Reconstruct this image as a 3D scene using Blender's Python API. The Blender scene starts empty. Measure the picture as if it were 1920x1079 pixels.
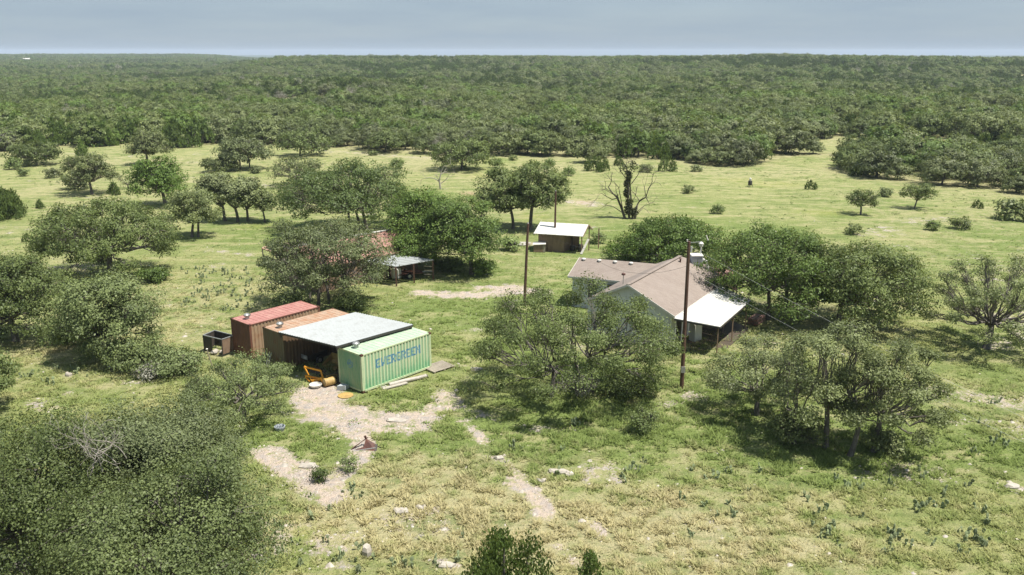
import bpy, math, random
import numpy as np
from mathutils import Vector
random.seed(7)
SC = bpy.context.scene
COL = SC.collection

# ------------------------------------------------------------------ camera, light, exposure
IMG_W, IMG_H = 1920.0, 1079.0
FPX, HOR, CAM_H = 1600.0, 98.0, 21.15
PITCH = math.atan((539.5 - HOR) / FPX)
cam_d = bpy.data.cameras.new('camera'); cam = bpy.data.objects.new('camera', cam_d); COL.objects.link(cam)
cam.location = (0, 0, CAM_H); cam.rotation_euler = (math.pi / 2 - PITCH, 0, 0)
cam_d.sensor_width = 36.0; cam_d.lens = 36.0 * FPX / IMG_W
cam_d.clip_start = 0.5; cam_d.clip_end = 30000
SC.camera = cam

SUN_EL, SUN_AZ = math.radians(66), math.radians(112)      # azimuth clockwise from +Y
SUN_DIR = Vector((math.sin(SUN_AZ) * math.cos(SUN_EL), math.cos(SUN_AZ) * math.cos(SUN_EL), math.sin(SUN_EL)))
sd = bpy.data.lights.new('sun', 'SUN'); sun = bpy.data.objects.new('sun', sd); COL.objects.link(sun)
sd.energy = 5.0; sd.angle = math.radians(0.53); sd.color = (1.0, 0.95, 0.87)
sun.rotation_euler = SUN_DIR.to_track_quat('Z', 'Y').to_euler(); sun.location = (0, 0, 60)

W = bpy.data.worlds.new('World'); SC.world = W; W.use_nodes = True
nt = W.node_tree; nt.nodes.clear()
def N(nt, t, **kw):
    n = nt.nodes.new(t)
    for k, v in kw.items():
        if k.startswith('i_'):
            n.inputs[k[2:].replace('_', ' ')].default_value = v
        else:
            setattr(n, k, v)
    return n
def L(nt, a, b): nt.links.new(a, b)
out = N(nt, 'ShaderNodeOutputWorld'); bg = N(nt, 'ShaderNodeBackground'); bg.inputs[1].default_value = 0.115
sky = N(nt, 'ShaderNodeTexSky', sky_type='NISHITA', sun_disc=False, sun_elevation=SUN_EL, sun_rotation=SUN_AZ)
sky.altitude = 500; sky.air_density = 1.0; sky.dust_density = 1.6; sky.ozone_density = 1.2
tc = N(nt, 'ShaderNodeTexCoord'); sep = N(nt, 'ShaderNodeSeparateXYZ'); L(nt, tc.outputs['Generated'], sep.inputs[0])
dz = N(nt, 'ShaderNodeMath', operation='ADD'); dz.inputs[1].default_value = 0.10; L(nt, sep.outputs[2], dz.inputs[0])
comb = N(nt, 'ShaderNodeCombineXYZ')
for i in (0, 1):
    d = N(nt, 'ShaderNodeMath', operation='DIVIDE'); L(nt, sep.outputs[i], d.inputs[0]); L(nt, dz.outputs[0], d.inputs[1]); L(nt, d.outputs[0], comb.inputs[i])
nz = N(nt, 'ShaderNodeTexNoise'); nz.inputs['Scale'].default_value = 0.55; nz.inputs['Detail'].default_value = 6; nz.inputs['Roughness'].default_value = 0.55
L(nt, comb.outputs[0], nz.inputs['Vector'])
rp = N(nt, 'ShaderNodeMapRange'); rp.inputs[1].default_value = 0.36; rp.inputs[2].default_value = 0.68; rp.inputs[3].default_value = 0.80; rp.inputs[4].default_value = 0.95
L(nt, nz.outputs[0], rp.inputs[0])
mx = N(nt, 'ShaderNodeMix', data_type='RGBA'); L(nt, rp.outputs[0], mx.inputs[0]); L(nt, sky.outputs[0], mx.inputs[6])
mx.inputs[7].default_value = (1.80, 2.28, 2.78, 1)          # thin pale overcast veil
L(nt, mx.outputs[2], bg.inputs[0]); L(nt, bg.outputs[0], out.inputs[0])

SC.view_settings.view_transform = 'Standard'; SC.view_settings.look = 'None'
SC.view_settings.exposure = 0.74; SC.view_settings.gamma = 1.0; SC.view_settings.use_curve_mapping = False
SC.cycles.max_bounces = 6; SC.cycles.diffuse_bounces = 3; SC.cycles.glossy_bounces = 2
SC.cycles.transmission_bounces = 4; SC.cycles.transparent_max_bounces = 6; SC.cycles.volume_bounces = 0

# ------------------------------------------------------------------ photograph pixel -> place
_c, _s = math.cos(PITCH), math.sin(PITCH)
def ray(px, py):
    u = (px - 960) / FPX; v = -(py - 539.5) / FPX
    return u, _c + v * _s, -_s + v * _c
def G(px, py, z=0.0):
    r = ray(px, py); t = (z - CAM_H) / r[2]; return (r[0] * t, r[1] * t)
def G3(px, py, z=0.0): return G(px, py, z) + (z,)
def AY(px, py, Y):
    r = ray(px, py); t = Y / r[1]; return (r[0] * t, Y, CAM_H + r[2] * t)
def proj_np(X, Y, Z):
    z = Z - CAM_H; d = Y * _c - z * _s; u = Y * _s + z * _c
    return 960 + X / d * FPX, 539.5 - u / d * FPX

# ------------------------------------------------------------------ numpy value noise
_rg = np.random.default_rng(3); _tab = _rg.random((256, 256))
def vnoise(x, y, s, o=0):
    x = np.asarray(x, float) / s + 37.3 * o + 500; y = np.asarray(y, float) / s + 91.7 * o + 500
    xi = np.floor(x).astype(int); yi = np.floor(y).astype(int); fx = x - xi; fy = y - yi
    fx = fx * fx * (3 - 2 * fx); fy = fy * fy * (3 - 2 * fy)
    a = _tab[xi % 256, yi % 256]; b = _tab[(xi + 1) % 256, yi % 256]; c = _tab[xi % 256, (yi + 1) % 256]; d = _tab[(xi + 1) % 256, (yi + 1) % 256]
    return (a * (1 - fx) + b * fx) * (1 - fy) + (c * (1 - fx) + d * fx) * fy
def fbm(x, y, s, o=0, n=4):
    v = 0; a = 0.5; t = 0
    for k in range(n):
        v = v + a * vnoise(x, y, s / 2 ** k, o + k); t += a; a *= 0.5
    return v / t
def sm(a, b, x):
    t = np.clip((x - a) / (b - a), 0, 1); return t * t * (3 - 2 * t)
def terrain(x, y):
    x = np.asarray(x, float); y = np.asarray(y, float)
    d = np.hypot(x, y); th = np.degrees(np.arctan2(x, y))
    z = (fbm(x, y, 9, 5, 3) - 0.5) * 0.30 * sm(8, 25, d) * (1 + 1.5 * sm(90, 200, d))
    right = sm(-20, -14, th)
    z = z + 10.5 * sm(480, 1120, d) * right - 22 * sm(1180, 1700, d) * right
    z = z + (1 - right) * (7.5 * sm(1500, 3000, d) - 1.5 * sm(600, 1200, d) * (1 - sm(1500, 2600, d)) - 20 * sm(3150, 4200, d))
    z = z + (fbm(x, y, 420, 11, 3) - 0.5) * 11 * sm(180, 480, d) * (1 - 0.55 * sm(900, 1300, d))
    z = z + 5.0 * np.exp(-((d - 430) / 90) ** 2) * np.exp(-((th + 12) / 9) ** 2) + 3.0 * np.exp(-((d - 560) / 110) ** 2) * np.exp(-((th - 14) / 10) ** 2)
    return z
def hz(x, y): return float(terrain(x, y))

# ------------------------------------------------------------------ object helpers
def link(o): COL.objects.link(o); return o
def tag(o, label, cat, group=None, kind=None):
    if label: o['label'] = label
    if cat: o['category'] = cat
    if group: o['group'] = group
    if kind: o['kind'] = kind
    return o
def thing(name, label, cat, loc=(0, 0, 0), rz=0.0, group=None):
    o = link(bpy.data.objects.new(name, None)); o.location = loc; o.rotation_euler = (0, 0, rz); o.empty_display_size = 0.3
    return tag(o, label, cat, group)
def mesh_np(name, V, F, mat, parent=None, attrs=None, smooth=False, midx=None):
    V = np.asarray(V, np.float32).reshape(-1, 3); F = np.asarray(F, np.int32); k = F.shape[1]
    me = bpy.data.meshes.new(name)
    me.vertices.add(len(V)); me.vertices.foreach_set('co', V.ravel())
    me.loops.add(F.size); me.loops.foreach_set('vertex_index', F.ravel())
    me.polygons.add(len(F)); me.polygons.foreach_set('loop_start', np.arange(0, F.size, k, dtype=np.int32))
    for m in (mat if isinstance(mat, (list, tuple)) else [mat]): me.materials.append(m)
    if midx is not None: me.polygons.foreach_set('material_index', np.asarray(midx, np.int32))
    me.update(calc_edges=True)
    if smooth: me.polygons.foreach_set('use_smooth', np.ones(len(F), bool))
    for an, av in (attrs or {}).items():
        a = me.attributes.new(an, 'FLOAT', 'POINT'); a.data.foreach_set('value', np.asarray(av, np.float32))
    me.validate(verbose=False)
    o = link(bpy.data.objects.new(name, me))
    if parent: o.parent = parent
    return o
class MB:
    def __init__(s): s.v = []; s.f = []
    def add(s, v, f):
        b = len(s.v); s.v += [tuple(p) for p in v]; s.f += [tuple(i + b for i in q) for q in f]; return s
    def box(s, x0, y0, z0, x1, y1, z1):
        return s.add([(x0, y0, z0), (x1, y0, z0), (x1, y1, z0), (x0, y1, z0), (x0, y0, z1), (x1, y0, z1), (x1, y1, z1), (x0, y1, z1)],
                     [(3, 2, 1, 0), (4, 5, 6, 7), (0, 1, 5, 4), (1, 2, 6, 5), (2, 3, 7, 6), (3, 0, 4, 7)])
    def bar(s, a, b, w, h=None, up=(0, 0, 1)):
        h = h or w; a = Vector(a); b = Vector(b); d = (b - a).normalized(); u = Vector(up)
        if abs(d.dot(u)) > 0.95: u = Vector((1, 0, 0))
        x = d.cross(u).normalized() * w / 2; y = x.cross(d).normalized() * h / 2
        v = [a - x - y, a + x - y, a + x + y, a - x + y, b - x - y, b + x - y, b + x + y, b - x + y]
        return s.add(v, [(0, 1, 2, 3), (7, 6, 5, 4), (4, 5, 1, 0), (5, 6, 2, 1), (6, 7, 3, 2), (7, 4, 0, 3)])
    def tube(s, pts, r, k=8, cap=True):
        pts = [Vector(p) for p in pts]; rs = r if isinstance(r, (list, tuple)) else [r] * len(pts)
        v = []; f = []
        for i, p in enumerate(pts):
            d = (pts[min(i + 1, len(pts) - 1)] - pts[max(i - 1, 0)]).normalized()
            u = Vector((0, 0, 1)) if abs(d.z) < 0.9 else Vector((1, 0, 0))
            x = d.cross(u).normalized(); y = x.cross(d)
            for j in range(k):
                a = 2 * math.pi * j / k; v.append(p + (x * math.cos(a) + y * math.sin(a)) * rs[i])
        for i in range(len(pts) - 1):
            for j in range(k): f.append((i * k + j, i * k + (j + 1) % k, (i + 1) * k + (j + 1) % k, (i + 1) * k + j))
        if cap: f.append(tuple(range(k))[::-1]); f.append(tuple(range((len(pts) - 1) * k, len(pts) * k)))
        return s.add(v, f)
    def lathe(s, prof, c=(0, 0, 0), k=16):
        v = []; f = []
        for r, z in prof:
            for j in range(k):
                a = 2 * math.pi * j / k; v.append((c[0] + r * math.cos(a), c[1] + r * math.sin(a), c[2] + z))
        for i in range(len(prof) - 1):
            for j in range(k): f.append((i * k + j, i * k + (j + 1) % k, (i + 1) * k + (j + 1) % k, (i + 1) * k + j))
        f.append(tuple(range(k))[::-1]); f.append(tuple(range((len(prof) - 1) * k, len(prof) * k)))
        return s.add(v, f)
    def slab(s, poly, t):
        n = len(poly); v = list(poly) + [(p[0], p[1], p[2] - t) for p in poly]
        f = [tuple(range(n)), tuple(range(2 * n - 1, n - 1, -1))] + [(i + n, (i + 1) % n + n, (i + 1) % n, i) for i in range(n)]
        return s.add(v, f)
    def wall(s, a, b, z0, za, zb, t=0.12):
        a = Vector((a[0], a[1], 0)); b = Vector((b[0], b[1], 0)); d = (b - a).normalized(); n = Vector((d.y, -d.x, 0)) * t / 2
        v = [a + n, b + n, b - n, a - n]
        lo = [(p.x, p.y, z0) for p in v]; hi = [(v[0].x, v[0].y, za), (v[1].x, v[1].y, zb), (v[2].x, v[2].y, zb), (v[3].x, v[3].y, za)]
        return s.add(lo + hi, [(3, 2, 1, 0), (4, 5, 6, 7), (0, 1, 5, 4), (1, 2, 6, 5), (2, 3, 7, 6), (3, 0, 4, 7)])
    def build(s, name, mat, parent=None, smooth=False, bevel=0):
        me = bpy.data.meshes.new(name); me.from_pydata(s.v, [], s.f); me.materials.append(mat)
        import bmesh
        bm = bmesh.new(); bm.from_mesh(me); bmesh.ops.recalc_face_normals(bm, faces=bm.faces)
        if bevel: bmesh.ops.bevel(bm, geom=bm.edges[:], offset=bevel, segments=1, affect='EDGES', clamp_overlap=True)
        bm.to_mesh(me); bm.free()
        if smooth: me.polygons.foreach_set('use_smooth', [True] * len(me.polygons))
        o = link(bpy.data.objects.new(name, me))
        if parent: o.parent = parent
        return o
def copy_tree(o, parent=None):
    c = o.copy(); COL.objects.link(c); c.parent = parent
    for ch in o.children: copy_tree(ch, c)
    return c

# ------------------------------------------------------------------ materials
def newmat(name):
    m = bpy.data.materials.new(name); m.use_nodes = True; t = m.node_tree; t.nodes.clear()
    o = N(t, 'ShaderNodeOutputMaterial'); p = N(t, 'ShaderNodeBsdfPrincipled'); L(t, p.outputs[0], o.inputs[0])
    return m, t, p, o
def mixc(t, fac, a, b, blend='MIX'):
    m = N(t, 'ShaderNodeMix', data_type='RGBA', blend_type=blend)
    for i, v in ((0, fac), (6, a), (7, b)):
        if hasattr(v, 'links'): L(t, v, m.inputs[i])
        elif i == 0: m.inputs[0].default_value = v
        else: m.inputs[i].default_value = tuple(v) + (1,)
    return m.outputs[2]
def mathn(t, op, a, b=0.0, clamp=False):
    m = N(t, 'ShaderNodeMath', operation=op, use_clamp=clamp)
    for i, v in ((0, a), (1, b)):
        if hasattr(v, 'links'): L(t, v, m.inputs[i])
        else: m.inputs[i].default_value = v
    return m.outputs[0]
def noise(t, vec, scale, detail=4, rough=0.55):
    n = N(t, 'ShaderNodeTexNoise'); n.inputs['Scale'].default_value = scale; n.inputs['Detail'].default_value = detail; n.inputs['Roughness'].default_value = rough
    if vec is not None: L(t, vec, n.inputs['Vector'])
    return n.outputs[0]
def mrange(t, v, a, b, c=0.0, d=1.0):
    m = N(t, 'ShaderNodeMapRange', clamp=True); L(t, v, m.inputs[0])
    for i, q in enumerate((a, b, c, d)): m.inputs[i + 1].default_value = q
    return m.outputs[0]
def scaled(t, vec, s):
    m = N(t, 'ShaderNodeVectorMath', operation='MULTIPLY'); L(t, vec, m.inputs[0]); m.inputs[1].default_value = s; return m.outputs[0]
def bump(t, p, h, strength=0.3, dist=0.05):
    b = N(t, 'ShaderNodeBump'); b.inputs['Strength'].default_value = strength; b.inputs['Distance'].default_value = dist
    L(t, h, b.inputs['Height']); L(t, b.outputs[0], p.inputs['Normal'])
def attr(t, name): return N(t, 'ShaderNodeAttribute', attribute_name=name).outputs['Fac']

def painted(name, base, worn=None, amount=0.35, rough=0.6, metal=0.0, scale=1.6, streak=True, dark=0.75):
    """weathered sheet / wood / paint: large blotches, vertical streaks, fine grain"""
    m, t, p, o = newmat(name); c = N(t, 'ShaderNodeTexCoord').outputs['Object']
    worn = worn or tuple(x * 0.6 for x in base)
    n1 = noise(t, c, scale, 6, 0.65)
    n2 = noise(t, scaled(t, c, (5, 5, 0.45) if streak else (3, 3, 3)), scale * 1.5, 5, 0.6)
    f = mrange(t, mathn(t, 'ADD', mathn(t, 'MULTIPLY', n1, 0.55), mathn(t, 'MULTIPLY', n2, 0.45)), 0.60 - amount * 0.35, 0.70 - amount * 0.2)
    colr = mixc(t, f, base, worn)
    n3 = noise(t, c, 22, 3)
    colr = mixc(t, mrange(t, n3, 0.3, 0.7, 0.0, 0.35), colr, tuple(x * dark for x in base))
    L(t, colr, p.inputs['Base Color']); p.inputs['Roughness'].default_value = rough; p.inputs['Metallic'].default_value = metal
    bump(t, p, n3, 0.15, 0.01); return m
M = {}
M['green_paint'] = painted('green_paint', (0.25, 0.41, 0.23), (0.54, 0.57, 0.36), 0.75)
M['green_roof'] = painted('green_roof', (0.33, 0.47, 0.32), (0.44, 0.53, 0.38), 0.5, streak=False)
M['blue_paint'] = painted('blue_paint', (0.07, 0.20, 0.33), (0.20, 0.37, 0.36), 0.45, scale=5)
M['red_roof'] = painted('red_roof', (0.34, 0.145, 0.125), (0.42, 0.23, 0.19), 0.5, streak=False)
M['maroon_paint'] = painted('maroon_paint', (0.13, 0.055, 0.035), (0.20, 0.085, 0.045), 0.4)
M['tan_side'] = painted('tan_side', (0.34, 0.24, 0.15), (0.26, 0.12, 0.06), 0.35)
M['brown_side'] = painted('brown_side', (0.115, 0.075, 0.045), (0.17, 0.10, 0.055), 0.4)  # brown deepened so the open bay's shade sits in the colour
M['floor_shade'] = painted('floor_shade', (0.085, 0.065, 0.045), (0.06, 0.05, 0.035), 0.4, streak=False)  # dark floor colour that paints in the shade under carport and awning
M['tan_end'] = painted('tan_end', (0.135, 0.105, 0.06), (0.15, 0.07, 0.035), 0.4)
M['rust_roof'] = painted('rust_roof', (0.40, 0.31, 0.23), (0.34, 0.16, 0.08), 0.55, streak=False, scale=2.5)
M['rust'] = painted('rust', (0.06, 0.022, 0.016), (0.12, 0.045, 0.025), 0.5)
M['galvanised'] = painted('galvanised', (0.325, 0.345, 0.345), (0.26, 0.27, 0.26), 0.3, rough=0.55, metal=0.12, streak=False, dark=0.93)
M['white_metal'] = painted('white_metal', (0.58, 0.57, 0.53), (0.46, 0.43, 0.37), 0.3, rough=0.5, streak=False, dark=0.95)
M['vent_metal'] = painted('vent_metal', (0.42, 0.43, 0.42), (0.3, 0.27, 0.22), 0.3, rough=0.4, metal=0.5)
M['yellow_paint'] = painted('yellow_paint', (0.72, 0.32, 0.02), (0.40, 0.17, 0.04), 0.35)
M['dull_yellow'] = painted('dull_yellow', (0.46, 0.32, 0.10), (0.28, 0.17, 0.07), 0.5)
M['dark_metal'] = painted('dark_metal', (0.035, 0.033, 0.03), (0.08, 0.06, 0.045), 0.35)
M['wood_pole'] = painted('wood_pole', (0.075, 0.035, 0.022), (0.12, 0.065, 0.045), 0.5)
M['grey_wood'] = painted('grey_wood', (0.32, 0.28, 0.22), (0.20, 0.17, 0.13), 0.5)
M['tan_wood'] = painted('tan_wood', (0.23, 0.155, 0.105), (0.15, 0.10, 0.07), 0.45)
M['white_wall'] = painted('white_wall', (0.62, 0.64, 0.64), (0.50, 0.52, 0.51), 0.35)
M['pale_board'] = painted('pale_board', (0.40, 0.37, 0.32), (0.28, 0.25, 0.21), 0.45)
M['white_trim'] = painted('white_trim', (0.60, 0.58, 0.53), (0.42, 0.39, 0.33), 0.3)
M['concrete'] = painted('concrete', (0.36, 0.34, 0.30), (0.26, 0.24, 0.21), 0.4, streak=False)
M['blue_plastic'] = painted('blue_plastic', (0.36, 0.39, 0.41), None, 0.2)
M['tyre'] = painted('tyre', (0.02, 0.02, 0.02), None, 0.2, rough=0.8)
M['limestone'] = painted('limestone', (0.40, 0.36, 0.30), (0.27, 0.25, 0.22), 0.4, streak=False)
M['barn_red'] = painted('barn_red', (0.27, 0.13, 0.10), (0.34, 0.22, 0.18), 0.45, streak=False)
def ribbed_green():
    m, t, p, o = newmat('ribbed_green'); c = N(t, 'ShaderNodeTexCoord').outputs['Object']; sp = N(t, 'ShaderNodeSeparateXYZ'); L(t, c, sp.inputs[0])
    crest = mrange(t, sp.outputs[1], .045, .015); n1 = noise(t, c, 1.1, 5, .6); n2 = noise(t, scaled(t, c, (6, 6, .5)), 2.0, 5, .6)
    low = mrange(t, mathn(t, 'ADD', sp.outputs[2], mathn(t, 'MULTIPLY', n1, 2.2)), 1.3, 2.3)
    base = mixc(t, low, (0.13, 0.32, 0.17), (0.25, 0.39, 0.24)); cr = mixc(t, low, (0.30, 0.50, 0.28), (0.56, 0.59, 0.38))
    colr = mixc(t, mathn(t, 'MULTIPLY', crest, mrange(t, n2, .25, .6, .45, 1)), base, cr)  # faded crest paint, with sunlit crests and shaded recesses painted in
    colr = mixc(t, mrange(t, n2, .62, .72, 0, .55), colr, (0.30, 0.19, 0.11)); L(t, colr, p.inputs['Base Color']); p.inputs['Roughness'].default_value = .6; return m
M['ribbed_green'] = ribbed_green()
M['green_end'] = painted('green_end', (0.17, 0.33, 0.19), (0.28, 0.38, 0.22), 0.5)
def glassmat():
    m, t, p, o = newmat('window_glass'); p.inputs['Base Color'].default_value = (0.03, 0.05, 0.07, 1); p.inputs['Roughness'].default_value = 0.12; return m
M['glass'] = glassmat()
def shingles():
    m, t, p, o = newmat('asphalt_shingles'); c = N(t, 'ShaderNodeTexCoord').outputs['Object']
    n1 = noise(t, c, 0.5, 5, 0.6); n2 = noise(t, c, 9, 3, 0.7)
    br = N(t, 'ShaderNodeTexBrick'); L(t, c, br.inputs['Vector']); br.inputs['Scale'].default_value = 1.0
    br.inputs['Brick Width'].default_value = 0.33; br.inputs['Row Height'].default_value = 0.14; br.inputs['Mortar Size'].default_value = 0.008
    for i, q in ((1, (0.240, 0.202, 0.172)), (2, (0.195, 0.160, 0.135)), (3, (0.16, 0.12, 0.10))): br.inputs[i].default_value = q + (1,)
    colr = mixc(t, mrange(t, n1, 0.35, 0.7, 0, 0.45), br.outputs[0], (0.285, 0.245, 0.212))
    colr = mixc(t, mrange(t, n2, 0.4, 0.8, 0, 0.4), colr, (0.17, 0.12, 0.10))
    L(t, colr, p.inputs['Base Color']); p.inputs['Roughness'].default_value = 0.9; bump(t, p, n2, 0.25, 0.01); return m
M['shingles'] = shingles()

def leafmat(name, dark, light, grey=(0.20, 0.20, 0.15), trans=0.25, greyamt=0.25):
    m, t, p, o = newmat(name)
    ti = attr(t, 'tint'); ri = N(t, 'ShaderNodeObjectInfo').outputs['Random']
    colr = mixc(t, ti, dark, light)
    colr = mixc(t, mathn(t, 'MULTIPLY', mathn(t, 'POWER', ri, 2.0), greyamt * 1.5), colr, grey)
    br = mathn(t, 'ADD', mathn(t, 'MULTIPLY', mathn(t, 'FRACT', mathn(t, 'MULTIPLY', ri, 7.31)), 0.60), 0.68)
    mm = N(t, 'ShaderNodeVectorMath', operation='SCALE'); L(t, colr, mm.inputs[0]); L(t, br, mm.inputs['Scale']); colr = mm.outputs[0]
    lo = noise(t, N(t, 'ShaderNodeObjectInfo').outputs['Location'], 0.011, 3); colr = mixc(t, mrange(t, lo, 0.40, .60, 0, .85), colr, mixc(t, ti, tuple(v * 1.25 for v in dark), tuple(v * q for v, q in zip(light, (1.12, 1.12, .95)))))
    L(t, colr, p.inputs['Base Color']); p.inputs['Roughness'].default_value = 0.5
    p.inputs['Specular IOR Level'].default_value = 0.22
    tr = N(t, 'ShaderNodeBsdfTranslucent'); L(t, mixc(t, 0.5, colr, (0.30, 0.36, 0.06)), tr.inputs[0])
    mx = N(t, 'ShaderNodeMixShader'); mx.inputs[0].default_value = trans; L(t, p.outputs[0], mx.inputs[1]); L(t, tr.outputs[0], mx.inputs[2]); L(t, mx.outputs[0], o.inputs[0])
    return m
M['oak'] = leafmat('oak_leaves', (0.052, 0.076, 0.024), (0.215, 0.265, 0.095))
M['oak_green'] = leafmat('green_oak_leaves', (0.055, 0.098, 0.020), (0.165, 0.240, 0.055), greyamt=0.12)
M['oak_grey'] = leafmat('grey_oak_leaves', (0.070, 0.090, 0.036), (0.275, 0.318, 0.130))
M['juniper'] = leafmat('juniper_leaves', (0.050, 0.084, 0.020), (0.132, 0.188, 0.046), greyamt=0.15)
M['grey_brush'] = leafmat('grey_brush', (0.16, 0.155, 0.13), (0.33, 0.32, 0.28), greyamt=0.3)
M['shrub'] = leafmat('shrub_leaves', (0.10, 0.14, 0.045), (0.24, 0.30, 0.11))
M['ivy'] = leafmat('ivy_leaves', (0.035, 0.040, 0.022), (0.10, 0.11, 0.06))
M['cactus'] = leafmat('cactus_pads', (0.10, 0.13, 0.06), (0.23, 0.27, 0.15), trans=0.0, greyamt=0.1)
M['bark'] = painted('oak_bark', (0.095, 0.082, 0.068), (0.19, 0.175, 0.15), 0.45, rough=0.9, scale=3)
M['dead_wood'] = painted('dead_wood', (0.36, 0.33, 0.29), (0.22, 0.19, 0.16), 0.5, rough=0.9, scale=3)
M['dark_bark'] = painted('dark_bark', (0.06, 0.05, 0.04), (0.15, 0.13, 0.11), 0.4, rough=0.9, scale=3)

def pasture_nodes(t, pos, wood_tone=True):
    """shared colour of ground and grass blades from world position + painted masks"""
    dry, lush = attr(t, 'dry'), attr(t, 'lush')
    n1 = noise(t, pos, 0.35, 5, 0.62); n2 = noise(t, pos, 2.2, 4, 0.65); n3 = noise(t, pos, 0.06, 4, 0.6); n6 = noise(t, pos, 0.8, 4, 0.7)
    yellow = (0.308, 0.312, 0.135); green = (0.182, 0.232, 0.070); straw = (0.41, 0.365, 0.215)
    f = mathn(t, 'ADD', mathn(t, 'MULTIPLY', lush, 0.75), mathn(t, 'ADD', mathn(t, 'MULTIPLY', n1, 0.9), mathn(t, 'MULTIPLY', n2, 0.55)))
    colr = mixc(t, mrange(t, f, 0.62, 1.15), yellow, green)
    fd = mathn(t, 'SUBTRACT', mathn(t, 'ADD', mathn(t, 'MULTIPLY', dry, 0.95), mathn(t, 'ADD', mathn(t, 'MULTIPLY', n3, 0.35), mathn(t, 'MULTIPLY', mathn(t, 'SUBTRACT', n2, n1), 0.9))), mathn(t, 'MULTIPLY', mathn(t, 'SUBTRACT', n6, .5), 2.2))
    colr = mixc(t, mrange(t, n6, .50, .64, 0, .65), colr, green)
    colr = mixc(t, mrange(t, fd, 0.30, 1.0, 0, 0.85), colr, straw)
    return colr, n1, n2
def ground_material():
    m, t, p, o = newmat('pasture_ground'); pos = N(t, 'ShaderNodeNewGeometry').outputs['Position']
    colr, n1, n2 = pasture_nodes(t, pos)
    n4 = noise(t, pos, 7, 5, 0.7); n5 = noise(t, pos, 0.9, 6, 0.7)
    # dark soil/low weeds specks between the grass
    colr = mixc(t, mrange(t, n4, 0.50, 0.68, 0, 0.6), colr, (0.095, 0.125, 0.045))
    colr = mixc(t, mrange(t, n5, 0.53, 0.64, 0, 0.45), colr, (0.11, 0.15, 0.045))
    g1 = mrange(t, mathn(t, 'ADD', mathn(t, 'MULTIPLY', attr(t, 'gold'), .7), mathn(t, 'MULTIPLY', mathn(t, 'SUBTRACT', n4, .5), 1.4)), .55, 1.1, 0, .6); colr = mixc(t, g1, colr, (0.42, 0.38, 0.09))
    st = noise(t, scaled(t, pos, (.35, 1.0, 1.0)), .55, 6, .68); colr = mixc(t, mrange(t, st, .51, .62, 0, .7), colr, (0.36, 0.335, 0.175)); colr = mixc(t, mrange(t, st, .47, .36, 0, .65), colr, (0.12, 0.165, 0.05))
    # brush floor of the woods
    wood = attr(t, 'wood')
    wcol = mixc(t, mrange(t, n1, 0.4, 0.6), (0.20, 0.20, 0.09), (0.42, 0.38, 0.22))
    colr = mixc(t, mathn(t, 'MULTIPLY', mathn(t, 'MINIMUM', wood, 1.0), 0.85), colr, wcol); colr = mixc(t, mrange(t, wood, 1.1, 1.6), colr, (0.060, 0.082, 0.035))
    # bare limestone and caliche
    vo = N(t, 'ShaderNodeTexVoronoi', feature='F1'); L(t, pos, vo.inputs['Vector']); vo.inputs['Scale'].default_value = 3.2
    vc = N(t, 'ShaderNodeSeparateColor'); L(t, vo.outputs['Color'], vc.inputs[0])
    stone = mixc(t, vc.outputs[0], (0.54, 0.44, 0.36), (0.38, 0.34, 0.31))
    stone = mixc(t, mrange(t, n4, 0.35, 0.7, 0, 0.7), stone, (0.48, 0.39, 0.30))
    stone = mixc(t, mrange(t, n5, 0.54, 0.64, 0, 0.6), stone, (0.33, 0.32, 0.31))
    b = attr(t, 'bare')
    bf = mathn(t, 'ADD', b, mathn(t, 'ADD', mathn(t, 'MULTIPLY', mathn(t, 'SUBTRACT', n5, .5), 2.2), mathn(t, 'MULTIPLY', mathn(t, 'SUBTRACT', n4, .5), 1.3)))
    bf = mathn(t, 'MULTIPLY', mrange(t, bf, .50, .80), mrange(t, b, .04, .22))
    # tiny pale stones everywhere
    v2 = N(t, 'ShaderNodeTexVoronoi', feature='F1'); L(t, pos, v2.inputs['Vector']); v2.inputs['Scale'].default_value = 1.3
    sp = mathn(t, 'MULTIPLY', mrange(t, v2.outputs['Distance'], 0.10, 0.16, 1, 0), mrange(t, n1, 0.50, 0.62))
    colr = mixc(t, mathn(t, 'MAXIMUM', bf, mathn(t, 'MULTIPLY', sp, 0.55)), colr, stone)
    # reddish disturbed soil
    colr = mixc(t, mrange(t, mathn(t, 'ADD', attr(t, 'clay'), mathn(t, 'MULTIPLY', n2, 0.5)), 0.6, 0.95), colr, (0.36, 0.25, 0.17))
    L(t, colr, p.inputs['Base Color']); p.inputs['Roughness'].default_value = 0.95; p.inputs['Specular IOR Level'].default_value = 0.1
    h = mathn(t, 'ADD', mathn(t, 'MULTIPLY', n4, 0.5), mathn(t, 'ADD', n5, mathn(t, 'MULTIPLY', st, 1.2))); bump(t, p, h, 1.0, 0.35); return m
M['ground'] = ground_material()
def grass_material():
    m, t, p, o = newmat('grass_blades'); pos = N(t, 'ShaderNodeNewGeometry').outputs['Position']
    colr, n1, n2 = pasture_nodes(t, pos)
    ti = attr(t, 'tint')
    mm = N(t, 'ShaderNodeVectorMath', operation='SCALE'); L(t, colr, mm.inputs[0]); L(t, mathn(t, 'ADD', mathn(t, 'MULTIPLY', ti, 0.7), 1.0), mm.inputs['Scale'])
    L(t, mm.outputs[0], p.inputs['Base Color']); p.inputs['Roughness'].default_value = 0.7; p.inputs['Specular IOR Level'].default_value = 0.2
    tr = N(t, 'ShaderNodeBsdfTranslucent'); L(t, mm.outputs[0], tr.inputs[0])
    mx = N(t, 'ShaderNodeMixShader'); mx.inputs[0].default_value = 0.5; L(t, p.outputs[0], mx.inputs[1]); L(t, tr.outputs[0], mx.inputs[2]); L(t, mx.outputs[0], o.inputs[0])
    return m
M['grass'] = grass_material()

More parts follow.
